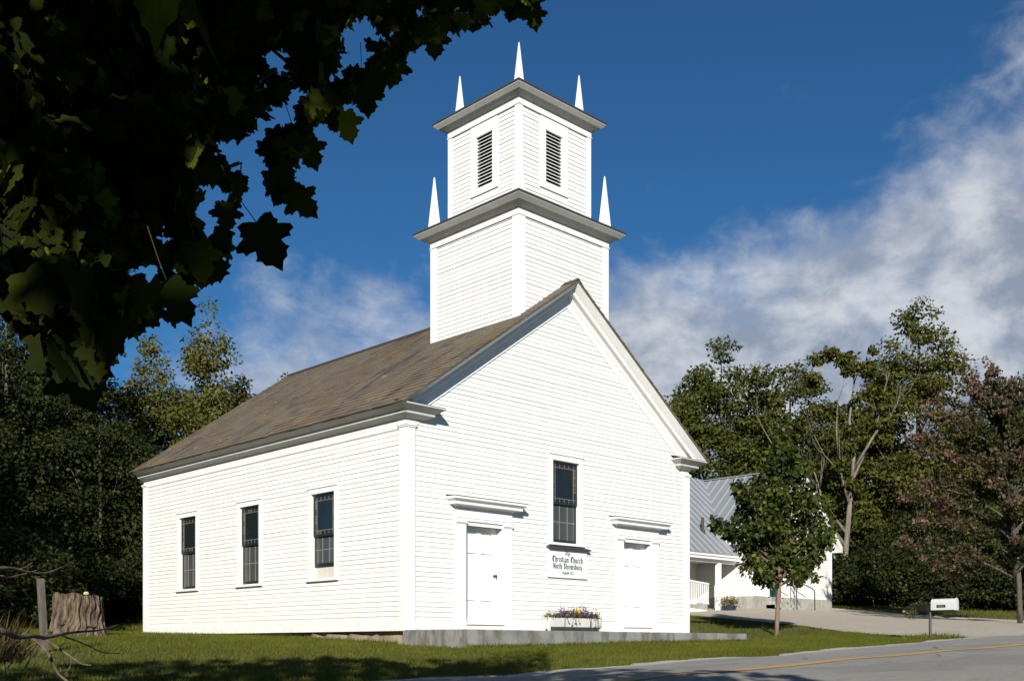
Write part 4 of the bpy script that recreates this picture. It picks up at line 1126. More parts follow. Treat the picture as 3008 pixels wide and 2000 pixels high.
x = 15.6
while x < 22.4: mb.box(x, x + .035, PYF + .312, PYF + .348, rz(x) + .19, rz(x) + .93); x += .125
mb.build('railing', M['trim'], hall)
# skirt below the ramp
mb = MB(); mb.hexa([(15.5, PYF + .37, .9), (22.4, PYF + .37, 1.2), (22.4, PYF + .40, 1.2), (15.5, PYF + .40, .9), (15.5, PYF + .37, zr1 - .12), (22.4, PYF + .37, zr0 - .1), (22.4, PYF + .40, zr0 - .1), (15.5, PYF + .40, zr1 - .12)]); mb.build('ramp_skirt', M['trim'], hall)
# door, steps, vent pipe
mb = MB(); mb.fbox(hfr, 1.15, 2.10, -.06, -.02, 1.98, 4.02); hd = mb.build('door', M['teal'], hall)
mb = MB(); mb.fbox(hfr, 1.03, 1.15, -.02, .03, 1.98, 4.05); mb.fbox(hfr, 2.10, 2.22, -.02, .03, 1.98, 4.05); mb.fbox(hfr, 1.03, 2.22, -.02, .035, 4.05, 4.20); mb.build('door_frame', M['trim'], hall)
mb = MB()
for k in range(3): mb.fbox(hfr, .9, 2.4, .03, 1.0 - .28 * k, 1.2, 1.64 + .14 * k - .1)
mb.build('steps', M['foundation'], hall)
mb = MB(); vx, vy = 23.0, 9.6; mb.tube([(vx, vy, pz(vy)), (vx, vy, pz(vy) + .62)], .06, 10); mb.tube([(vx, vy, pz(vy) - .1), (vx, vy, pz(vy) + .12)], .11, 10); mb.build('vent_pipe', M['rust'], hall)
for u in (.95, 2.35):
    mb = MB()
    y = lambda o: HY0 - o
    X = HX0 + u
    p = [(X, y(.06), 2.75), (X, y(.45), 2.75), (X, y(.75), 2.60), (X, y(1.25), 2.38), (X, y(1.40), 2.25), (X, y(1.42), 1.45)]
    mb.tube(p, .024, 7); mb.tube([(X, y(.45), 2.75), (X, y(.45), 1.7)], .02, 6); mb.tube([(X, y(.45), 2.35), (X, y(1.0), 2.0)], .014, 6)
    mb.build('handrail', M['iron'], hall)
# flower tub by the porch
tb = thing('flower_tub', 'dark blue tub of flowers on the drive by the hall porch', 'planter', (22.9, 8.3, g1(22.9, 8.3)))
tz = g1(22.9, 8.3)
mb = MB(); mb.tube([(23.05, 8.35, tz - .02), (23.05, 8.35, tz + .20)], [.24, .31], 14); mb.build('tub', M['blueplastic'], tb)
tf = thing('tub_flowers', 'orange and yellow flowers growing in the dark tub by the porch', 'flowers', (23.05, 8.35, tz + .26))
g = np.random.default_rng(12); N = 420
pos = np.array([23.05, 8.35, tz + .28]) + g.normal(0, 1, (N, 3)) * [.2, .2, .10] + [0, 0, .06]
leaf_mesh('foliage', KITE, KITE_F, pos, rand_dirs(N, g) + [0, 0, .3], rand_dirs(N, g) + [0, 0, .6], g.uniform(.05, .09, N), g.random(N), M['olive'], tf)
N = 60; pos = np.array([23.05, 8.3, tz + .42]) + g.normal(0, 1, (N, 3)) * [.2, .16, .06]
leaf_mesh('blossom', KITE, KITE_F, pos, rand_dirs(N, g), rand_dirs(N, g) + [0, -.5, .5], g.uniform(.04, .07, N), g.random(N), M['petal_o'], tf)

# ------------------------------------------------------------------ trees
def crown_points(g, base, H, prof, Rm, nclump, nleaf, crad, h0=.15, h1=1.0, squash=.7, inner=.35):
    hs_ = g.uniform(h0, h1, nclump * 4); keep = g.random(len(hs_)) < np.array([max(prof((q - h0) / (h1 - h0)), .03) for q in hs_]) ** .8
    hs_ = hs_[keep][:nclump]; n = len(hs_)
    an = g.uniform(0, 2 * math.pi, n); pr = np.array([prof((q - h0) / (h1 - h0)) for q in hs_])
    rad = Rm * pr * g.uniform(inner, 1.0, n) ** .7
    C = np.c_[base[0] + rad * np.cos(an), base[1] + rad * np.sin(an), base[2] + hs_ * H]
    cr = crad * g.uniform(.55, 1.25, n) * (.45 + .55 * pr)
    per = np.maximum((nleaf * cr ** 2 / np.sum(cr ** 2)).astype(int), 4)
    idx = np.repeat(np.arange(n), per); N = len(idx)
    d = rand_dirs(N, g); d[:, 2] = np.where(d[:, 2] < -.2, d[:, 2] * .5, d[:, 2])
    rr = cr[idx] * g.random(N) ** .42
    off = d * rr[:, None]; off[:, 2] *= squash
    pos = C[idx] + off
    ax = np.c_[base[0] + 0 * pos[:, 0], base[1] + 0 * pos[:, 0], pos[:, 2]]
    outw = pos - ax; outw /= (np.linalg.norm(outw, axis=1, keepdims=True) + 1e-6)
    nor = rand_dirs(N, g) * .55 + d * .9 + outw * .45 + [0, 0, .5]
    tip = rand_dirs(N, g) * .8 + outw * .5 + d * .4 - [0, 0, .35]
    return C, cr, pos, tip, nor
P_OV = lambda t_: math.sin(math.pi * min(1, max(0, t_)) ** .75) ** .7 if 0 < t_ < 1 else 0
P_CONE = lambda t_: (max(0, 1 - t_) ** .75) * min(1, t_ * 6 + .35)
P_TOP = lambda t_: math.sin(math.pi * min(1, max(0, t_)) ** 1.25) ** .8 if 0 < t_ < 1 else 0
P_DOME = lambda t_: min(1, t_ * 5 + .5) * (1 - .45 * max(0, t_)) * max(0, 1 - max(0, t_) ** 5) ** .6
P_COL = lambda t_: min(1, t_ * 4 + .5) * max(0, 1 - t_ ** 2.2) ** .6
def tree(name, label, cat, x, y, top, prof, Rm, nclump, nleaf, crad, lsize, mat, bark, seed, h0=.12, trunk_r=None, limbs=14, group=None, tmpl=(KITE, KITE_F), lean=(0, 0), squash=.7, inner=.35, dz=0):
    g = np.random.default_rng(seed); zb = g1(x, y) + dz; H = top - zb
    o = thing(name, label, cat, (x, y, zb), group)
    C, cr, pos, tip, nor = crown_points(g, (x, y, zb), H, prof, Rm, nclump, nleaf, crad, h0, 1.0 - crad * .35 / H, squash, inner)
    sh = (pos[:, 2] - zb) / H; pos[:, 0] += lean[0] * sh; pos[:, 1] += lean[1] * sh
    N = len(pos)
    leaf_mesh('crown', tmpl[0], tmpl[1], pos, tip, nor, lsize * g.uniform(.65, 1.3, N), g.random(N), M[mat], o)
    tr = trunk_r or H * .016
    mb = MB()
    tp = []
    for k in range(9):
        q = k / 8; tp.append((x + lean[0] * q + .12 * math.sin(q * 5 + seed) * H * .03, y + lean[1] * q + .12 * math.cos(q * 4 + seed) * H * .03, zb - .3 + q * (H * .92)))
    mb.tube(tp, [tr * (1.25 if k == 0 else 1) * (1 - .88 * (k / 8)) for k in range(9)], 9)
    for k in g.choice(len(C), min(limbs, len(C)), replace=False):
        c = C[k]; hh = max(.12, ((c[2] - zb) / H) * g.uniform(.5, .8)); q = hh * 8 / .92; i = min(int(q), 7); f = q - i
        a = np.array(tp[i]) * (1 - f) + np.array(tp[i + 1]) * f
        c = c + np.array([lean[0], lean[1], 0]) * (c[2] - zb) / H
        m1 = a * .55 + c * .45 + np.array([0, 0, -.04 * H * g.uniform(0, 1)])
        r0 = tr * (1 - .88 * hh) * .45
        mb.tube([a, m1, c], [r0, r0 * .65, r0 * .2], 6)
    mb.build('trunk', M[bark], o, smooth=True)
    return o
# -- woods behind the hall, right
tree('maple_tree', 'broad full green maple behind the hall next to the church gable', 'tree', 38.8, 19.6, 18.0, P_OV, 5.2, 220, 52000, 1.25, .20, 'leaf_maple', 'bark', 1, h0=.08)
tree('maple_tree', 'rounded green maple above the hall between the broad maple and the pale trunk', 'tree', 44.6, 18.6, 17.6, P_OV, 4.8, 170, 34000, 1.2, .20, 'leaf_maple', 'bark', 2, h0=.1)
tree('maple_tree', 'tallest green maple with stacked round clumps right of the pale trunk', 'tree', 49.0, 12.6, 20.9, P_DOME, 4.6, 190, 46000, 1.3, .20, 'leaf_ash', 'bark', 3, h0=.1, squash=.85)
tree('maple_tree', 'dark maple low between the tallest maple and the purple tree', 'tree', 55.5, 8.4, 17.6, P_OV, 5.6, 150, 34000, 1.5, .22, 'leaf_maple', 'bark', 4, h0=.05)
tree('maple_tree', 'dark maple at the right edge behind the purple tree', 'tree', 57.0, 1.5, 16.5, P_OV, 6.2, 150, 34000, 1.6, .22, 'leaf_dark', 'bark', 5, h0=.05)
tree('maple_tree', 'dark low maple filling the gap behind the pale trunk', 'tree', 50.5, 18.0, 15.6, P_OV, 5.0, 140, 32000, 1.5, .22, 'leaf_maple', 'bark', 6, h0=.05)
tree('maple_tree', 'dark maple just showing beside the church eave behind the hall', 'tree', 34.5, 22.5, 11.2, P_OV, 4.4, 110, 24000, 1.4, .20, 'leaf_maple', 'bark', 7, h0=.05)
# -- bare limbed ash with a pale trunk
def bare_tree():
    x, y = 37.4, 11.2; zb = g1(x, y); g = np.random.default_rng(40)
    o = thing('ash_tree', 'thinly leaved ash with pale forked trunk and dead twigs', 'tree', (x, y, zb))
    mb = MB(); ends = []
    # picture plane axes at the tree: right and depth
    rt = np.array([.7165, -.6976, 0]); dp = np.array([.6976, .7165, 0]); b = np.array([x, y, zb])
    def pt(r_, h, d=0): return b + rt * r_ + dp * d + np.array([0, 0, h])
    main = [pt(0, -.3), pt(.05, 2), pt(.25, 4.2), pt(.42, 6.2)]
    mb.tube(main, [.17, .15, .13, .115], 9)
    def limb(path, r0, kids=3, lvl=0):
        if lvl and path[-1][2] > zb + 12.8: return
        n = len(path); mb.tube(path, [r0 * (1 - .75 * i / (n - 1)) for i in range(n)], 6)
        ends.append(path[-1]); ends.append(path[-2])
        if lvl > 2: return
        for k in range(kids):
            i = g.integers(1, n); a = path[i]; d = path[i] - path[i - 1]; d = d / np.linalg.norm(d)
            s_ = g.uniform(.7, 1.5) * (.62 ** lvl)
            side = rand_dirs(1, g)[0] * .75; side[2] = abs(side[2]) * .5
            e1 = a + (d + side) * s_ * .6; e2 = e1 + (d * .5 + side * .6 + np.array([0, 0, .55])) * s_ * .6; e3 = e2 + (d * .3 + side * .5 + np.array([0, 0, .5])) * s_ * .4
            limb([a, e1, e2, e3], r0 * .38, 2, lvl + 1)
    limb([pt(.42, 6.2), pt(.55, 7.6), pt(.3, 9.4), pt(.55, 11.3), pt(.5, 12.2)], .11, 5)
    limb([pt(.42, 6.2), pt(1.1, 7.6, .3), pt(1.9, 9.2, .5), pt(2.3, 11.2, .4), pt(2.35, 11.8)], .09, 5)
    limb([pt(.3, 5.0), pt(-.25, 6.6, -.4), pt(-.5, 8.6, -.5), pt(-.4, 10.2, -.3)], .085, 4)
    limb([pt(.1, 3.0), pt(-.9, 4.5, .3), pt(-1.1, 5.9, .4), pt(-1.4, 6.8, .3)], .09, 4)
    limb([pt(.5, 6.8), pt(1.5, 8.6, -.3), pt(2.4, 9.6, -.2), pt(3.0, 11.3, -.2)], .09, 4)
    limb([pt(.15, 3.6), pt(-1.6, 6.2, .5), pt(-2.6, 7.5, .6), pt(-3.3, 9.6, .6)], .09, 5)
    mb.build('trunk', M['bark_pale'], o, smooth=True)
    # leaf tufts
    tufts = [(-.9, 12.2, .65), (-1.2, 11.2, .6), (.1, 11.9, .7), (1.35, 11.3, .6), (1.5, 12.4, .4), (-.2, 9.6, .7), (.9, 9.6, .8), (1.4, 10.4, .6), (-.9, 9.4, .6), (.5, 8.4, .6), (-.3, 6.9, .6), (1.9, 8.8, .5), (-2.4, 8.6, .6), (-3.2, 9.7, .5), (-1.9, 6.6, .6), (.0, 5.6, .6), (1.9, 6.6, .6), (-1.3, 4.9, .7), (1.2, 4.6, .6), (-1.0, 7.9, .5), (1.6, 9.6, .5)]
    P, T_, N_ = [], [], []
    for (r_, h, s_) in tufts:
        for q in range(4):
            s2 = s_ * g.uniform(.35, .8); n = int(150 * s2 * s2 / .2) + 8; c = pt(r_ + g.normal(0, .5 * s_), h + .2 + g.normal(0, .55 * s_), g.uniform(-.7, .7)); d = rand_dirs(n, g)
            P.append(c + d * (s2 * 1.1 * g.random(n) ** .6)[:, None] * [1, 1, .7]); N_.append(d * .6 + rand_dirs(n, g) * .8 + [0, 0, .5]); T_.append(rand_dirs(n, g) + d * .4 - [0, 0, .4])
    P, T_, N_ = map(np.concatenate, (P, T_, N_)); N = len(P)
    leaf_mesh('crown', KITE, KITE_F, P, T_, N_, g.uniform(.14, .28, N), g.random(N), M['leaf_ash'], o)
bare_tree()
# -- purple leaved tree on the right
def purple_tree():
    x, y = 24.5, -2.25; zb = g1(x, y); g = np.random.default_rng(77)
    o = thing('plum_tree', 'spreading purple-leaved tree with long drooping boughs at the right edge', 'tree', (x, y, zb))
    rt = np.array([.7165, -.6976, 0]); dp = np.array([.6976, .7165, 0]); b = np.array([x, y, zb])
    def pt(r_, h, d=0): return b + rt * r_ + dp * d + np.array([0, 0, h - zb])
    mb = MB()
    mb.tube([pt(.05, zb - .3), pt(.0, 2.2), pt(-.15, 3.6), pt(-.3, 4.8), pt(-.7, 6.2), pt(-.95, 8.4)], [.095, .085, .08, .07, .045, .015], 9)
    boughs = []
    def bough(p0, p1, sag, r0):
        p0, p1 = np.array(p0), np.array(p1); pts = [p0 * (1 - q) + p1 * q + np.array([0, 0, sag * math.sin(math.pi * q)]) for q in np.linspace(0, 1, 7)]
        mb.tube(pts, [r0 * (1 - .85 * q) for q in np.linspace(0, 1, 7)], 6); boughs.append(pts)
    spec = [(-3.6, 7.0, .3), (-3.3, 7.7, -.3), (-2.5, 8.3, .2), (-1.9, 9.0, 0), (.3, 8.9, .2), (1.2, 8.0, 0), (1.9, 6.2, 0), (2.0, 5.0, .2), (-4.1, 4.9, .2), (-4.3, 3.4, 0), (-2.9, 6.6, .5), (-2.4, 7.1, -.8), (-1.4, 8.4, .3), (-.2, 8.2, -.4), (.6, 7.4, .5), (1.0, 6.3, -.6), (-3.4, 5.3, -.2), (-2.8, 5.6, 1.0), (-3.2, 4.2, .4), (-2.5, 3.9, -.9), (-3.5, 3.0, .2), (-3.0, 2.6, -.7), (-1.9, 2.4, .8), (1.2, 4.8, .2), (1.4, 3.6, -.3), (-.9, 9.3, 0), (-1.6, 6.0, -1.6), (-1.0, 4.6, -1.7), (.4, 5.6, 1.4), (-2.0, 4.8, 1.5), (-1.7, 7.6, .9), (-.1, 6.8, -1.3), (1.6, 7.0, .4), (-.6, 3.3, -1.6), (.8, 3.0, -1.2), (-1.9, 7.0, -.3), (-2.6, 6.2, -.4), (-.9, 7.7, -.7), (.2, 7.7, .8), (.9, 6.8, .1), (-1.3, 6.6, .7), (-2.2, 5.6, .2), (-1.4, 5.3, -.9), (-.5, 6.0, -1.2), (.6, 6.2, -.9), (1.3, 5.6, .4), (-2.7, 4.7, -.3), (-1.1, 8.9, .2), (-.6, 8.6, -.2)]
    for (r_, h, d) in spec:
        a = pt(-.2, max(2.3, min(6.2, h - 1.2)), 0); bough(a, pt(r_, h, d), .35, .04)
    mb.build('trunk', M['bark'], o, smooth=True)
    P, T_, N_, S_, V_ = [], [], [], [], []
    for pts in boughs:
        for s_ in range(27):
            q = g.uniform(.22, 1) * 6; i = min(int(q), 5); f = q - i; c = np.array(pts[i]) * (1 - f) + np.array(pts[i + 1]) * f
            dr = np.array(pts[min(i + 1, 6)]) - np.array(pts[i]); dr /= np.linalg.norm(dr) + 1e-6
            tw = dr * .4 + rand_dirs(1, g)[0] * .7 + np.array([0, 0, .35]); ln = g.uniform(.25, .6)
            n = 22; u = g.random(n)
            p = c + tw * ln * u[:, None] + g.normal(0, .05, (n, 3)); P.append(p); T_.append(rand_dirs(n, g) * .8 + tw * .5); N_.append(rand_dirs(n, g) * .8 + [0, 0, .6])
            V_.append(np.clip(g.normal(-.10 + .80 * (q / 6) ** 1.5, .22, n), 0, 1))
    # twig tip at the top
    P, T_, N_, V_ = map(np.concatenate, (P, T_, N_, V_)); N = len(P)
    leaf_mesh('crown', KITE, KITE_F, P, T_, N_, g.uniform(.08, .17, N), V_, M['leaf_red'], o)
purple_tree()
# -- shrubs of the understorey on the right
for i, (x, y, top, rm, lab) in enumerate([(36.3, 9.0, 5.0, 2.4, 'dark green shrub at the right corner of the hall below the pale trunk'), (38.5, 5.4, 4.9, 2.6, 'second dark shrub right of the hall behind the lawn strip'),
        (39.8, 1.8, 4.8, 2.7, 'wide dark shrub above the mailbox behind the lawn strip'), (39.5, -2.0, 4.4, 2.7, 'dark shrub at the right edge under the purple tree'), (43.0, 9.5, 8.5, 3.4, 'taller dark thicket between the pale trunk and tallest maple'),
        (45.0, 4.0, 8.0, 3.6, 'taller dark thicket behind the purple tree boughs'), (45.0, -2.5, 8.2, 3.8, 'tall dark thicket at the far right edge behind the purple tree')]):
    tree('shrub', lab, 'shrub', x, y, top, P_COL, rm, 80, 17000, 1.1, .15, 'leaf_dark', 'bark', 200 + i, h0=.02, limbs=8, group='understorey shrubs at the right')
# -- left woods
tree('aspen_tree', 'tall feathery olive aspen rising above the church roof at left', 'tree', 11.0, 28.0, 15.8, P_CONE, 3.3, 230, 32000, .85, .17, 'leaf_aspen', 'bark_pale', 301, h0=.10, squash=1.25, inner=.1, trunk_r=.12)
tree('aspen_tree', 'shorter olive aspen left of the tallest aspen', 'tree', 9.2, 30.0, 14.2, P_CONE, 3.2, 190, 27000, .85, .17, 'leaf_aspen', 'bark_pale', 302, h0=.10, squash=1.25, inner=.1, trunk_r=.11)
tree('aspen_tree', 'narrow olive aspen right of the tallest aspen', 'tree', 13.4, 29.4, 13.7, P_CONE, 2.7, 140, 20000, .8, .17, 'leaf_aspen', 'bark_pale', 303, h0=.1, squash=1.25, inner=.1, trunk_r=.10)
tree('aspen_tree', 'small green aspen tip just above the rear roof edge', 'tree', 17.3, 31.5, 14.3, P_CONE, 1.9, 90, 11000, .7, .17, 'leaf_maple', 'bark_birch', 304, h0=.1, squash=1.25, inner=.2)
tree('aspen_tree', 'low aspen behind the rear roof slope', 'tree', 14.8, 27.5, 10.9, P_CONE, 2.4, 90, 12000, .8, .17, 'leaf_aspen', 'bark_birch', 305, h0=.05, squash=1.2, inner=.2)
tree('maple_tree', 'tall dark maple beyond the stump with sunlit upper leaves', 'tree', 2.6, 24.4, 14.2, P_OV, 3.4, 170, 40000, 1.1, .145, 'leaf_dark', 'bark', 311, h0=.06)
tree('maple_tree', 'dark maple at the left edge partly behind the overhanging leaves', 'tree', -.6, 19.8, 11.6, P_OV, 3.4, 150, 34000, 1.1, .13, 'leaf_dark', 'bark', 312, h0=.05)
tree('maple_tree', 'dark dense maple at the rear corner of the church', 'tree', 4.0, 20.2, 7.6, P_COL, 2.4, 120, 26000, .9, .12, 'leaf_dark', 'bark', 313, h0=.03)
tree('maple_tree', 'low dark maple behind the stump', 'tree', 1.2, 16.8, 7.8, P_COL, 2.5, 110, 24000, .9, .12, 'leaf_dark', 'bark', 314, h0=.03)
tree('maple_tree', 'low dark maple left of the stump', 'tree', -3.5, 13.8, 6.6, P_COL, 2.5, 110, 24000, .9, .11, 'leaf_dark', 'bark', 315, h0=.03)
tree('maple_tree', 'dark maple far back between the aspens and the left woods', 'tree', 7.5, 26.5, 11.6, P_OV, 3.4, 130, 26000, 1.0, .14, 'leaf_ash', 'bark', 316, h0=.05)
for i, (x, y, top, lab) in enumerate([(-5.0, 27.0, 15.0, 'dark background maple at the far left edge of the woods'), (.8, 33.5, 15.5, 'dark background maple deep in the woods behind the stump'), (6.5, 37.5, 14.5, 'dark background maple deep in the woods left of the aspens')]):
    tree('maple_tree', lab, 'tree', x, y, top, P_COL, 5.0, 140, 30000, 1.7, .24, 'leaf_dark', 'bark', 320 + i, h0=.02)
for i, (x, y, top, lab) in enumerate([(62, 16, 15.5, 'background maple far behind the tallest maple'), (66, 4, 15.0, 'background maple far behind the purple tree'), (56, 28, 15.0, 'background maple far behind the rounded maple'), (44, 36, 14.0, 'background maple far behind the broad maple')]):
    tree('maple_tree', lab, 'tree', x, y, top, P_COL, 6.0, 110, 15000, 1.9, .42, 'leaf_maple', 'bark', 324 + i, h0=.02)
for i, (x, y, top, rm, lab) in enumerate([(2.6, 15.9, 3.6, 1.7, 'dark shrub beside the rear corner of the church'), (-.8, 14.6, 3.4, 1.8, 'dark shrub behind the right side of the stump'), (-3.6, 11.0, 3.0, 1.8, 'dark shrub behind the wooden stake'), (-6.0, 9.5, 2.8, 1.8, 'dark shrub at the left edge of the lawn')]):
    tree('shrub', lab, 'shrub', x, y, top, P_COL, rm, 60, 11000, .7, .10, 'leaf_dark', 'bark', 330 + i, h0=.02, limbs=8, group='shrubs at the left wood edge')
# -- tall unseen trees added on the left to shade the wood edge
for i, (x, y) in enumerate([(-23.5, -1.0), (-26, 5.5), (-18.5, 6.5), (-31, 1.0)]):
    tree('unseen_shading_tree', 'tall unseen maple added left of the lawn to shade the wood edge', 'tree', x, y, 20.5, P_OV, 5.6, 110, 12000, 2.0, .5, 'leaf_dark', 'bark', 350 + i, h0=.08, group='unseen shading maples left of the lawn')
for i, (x, y) in enumerate([(37.5, -4.6), (43.5, -8.5 + 3.6)]):  # two more out of view, added to darken the shrubs at the right
    tree('unseen_shading_tree', 'unseen maple added right of the drive entrance to shade the shrubs', 'tree', x, y, 15.0, P_OV, 4.4, 90, 9000, 1.7, .45, 'leaf_dark', 'bark', 370 + i, h0=.06, group='unseen shading maples right of the drive')
# -- young maple in the front lawn
def young_maple():
    x, y = 11.62, -.92; zb = g1(x, y); g = np.random.default_rng(9)
    o = thing('maple_sapling', 'young staked-size maple with thin straight trunk on the church lawn', 'tree', (x, y, zb))
    o['label'] = 'young slender maple on the lawn in front of the hall'
    rt = np.array([.7165, -.6976, 0]); dp = np.array([.6976, .7165, 0]); b = np.array([x, y, zb])
    def pt(r_, h, d=0): return b + rt * r_ + dp * d + np.array([0, 0, h])
    mb = MB(); tp = [pt(-.02, -.2), pt(.02, .6), pt(.08, 1.5), pt(.1, 2.4), pt(.12, 3.4), pt(.16, 4.4), pt(.2, 5.5)]
    mb.tube(tp, [.065, .058, .052, .043, .032, .02, .006], 9); 
    # clumps traced as branch tips: (right, height, spread)
    cl = []
    for (r_, h, s_) in [(.2, 5.75, .10), (.22, 5.5, .14), (.05, 5.3, .12), (.32, 5.2, .16), (.12, 5.05, .2), (.25, 4.85, .24), (.0, 4.7, .28), (.35, 4.5, .3), (-.15, 4.35, .3), (.55, 4.2, .3), (.15, 4.1, .34), (-.45, 4.0, .28), (-.95, 3.95, .2), (-.85, 3.75, .24), (-.65, 3.65, .28), (.75, 3.75, .32), (.3, 3.7, .34), (-.2, 3.7, .34), (1.0, 3.4, .32), (.6, 3.4, .34), (.05, 3.4, .36), (-.45, 3.45, .32), (-.75, 3.2, .28), (-1.68, 3.0, .14), (-1.5, 2.85, .18), (-1.3, 2.85, .20), (-1.2, 2.7, .22), (-1.0, 2.7, .25), (-.7, 2.75, .3), (1.2, 2.9, .28), (.85, 2.95, .34), (.4, 2.95, .36), (-.05, 2.95, .36), (-.4, 2.9, .34), (1.25, 2.5, .28), (.9, 2.5, .34), (.45, 2.5, .36), (0, 2.5, .36), (-.4, 2.45, .34), (-.75, 2.35, .28), (.95, 2.1, .32), (.5, 2.05, .34), (.05, 2.05, .34), (-.4, 2.0, .32), (-.7, 1.85, .26), (-.35, 1.65, .26), (.1, 1.7, .28), (.55, 1.7, .26), (.8, 1.75, .22), (.95, 1.55, .12), (-.1, 1.45, .2), (.35, 1.45, .2)]:
        for k in range(2): cl.append((r_, h, (g.uniform(-.75, .75) if abs(r_) < .9 else g.uniform(-.3, .3)) * (1.0 if h < 4 else .4), s_))
    P, T_, N_ = [], [], []
    for (r_, h, d, s_) in cl:
        c = pt(r_, h, d)
        hh = max(1.3, h - .55 * abs(r_) - .35); hh = min(hh, 5.2); a = pt(.1, hh)
        if s_ > .15: mb.tube([a, a * .5 + c * .5 + np.array([0, 0, .05]), c], [.014, .009, .003], 5)
        n = int(520 * s_ * s_ / .1 * (.15 if r_ > .5 and h > 2.6 else .20)); dd = rand_dirs(n, g)
        P.append(c + dd * (s_ * 1.02 * g.random(n) ** .45)[:, None]); N_.append(rand_dirs(n, g) * .7 + dd * .5 + [-.1, -.1, .5]); T_.append(rand_dirs(n, g) * .7 + dd * .5 - [0, 0, .6])
    mb.build('trunk', M['bark_young'], o, smooth=True)
    P, T_, N_ = map(np.concatenate, (P, T_, N_)); N = len(P)
    leaf_mesh('crown', MAPLE_S, MAPLE_S_F, P, T_, N_, g.uniform(.08, .15, N), g.random(N) ** 1.6, M['leaf_young'], o)
young_maple()

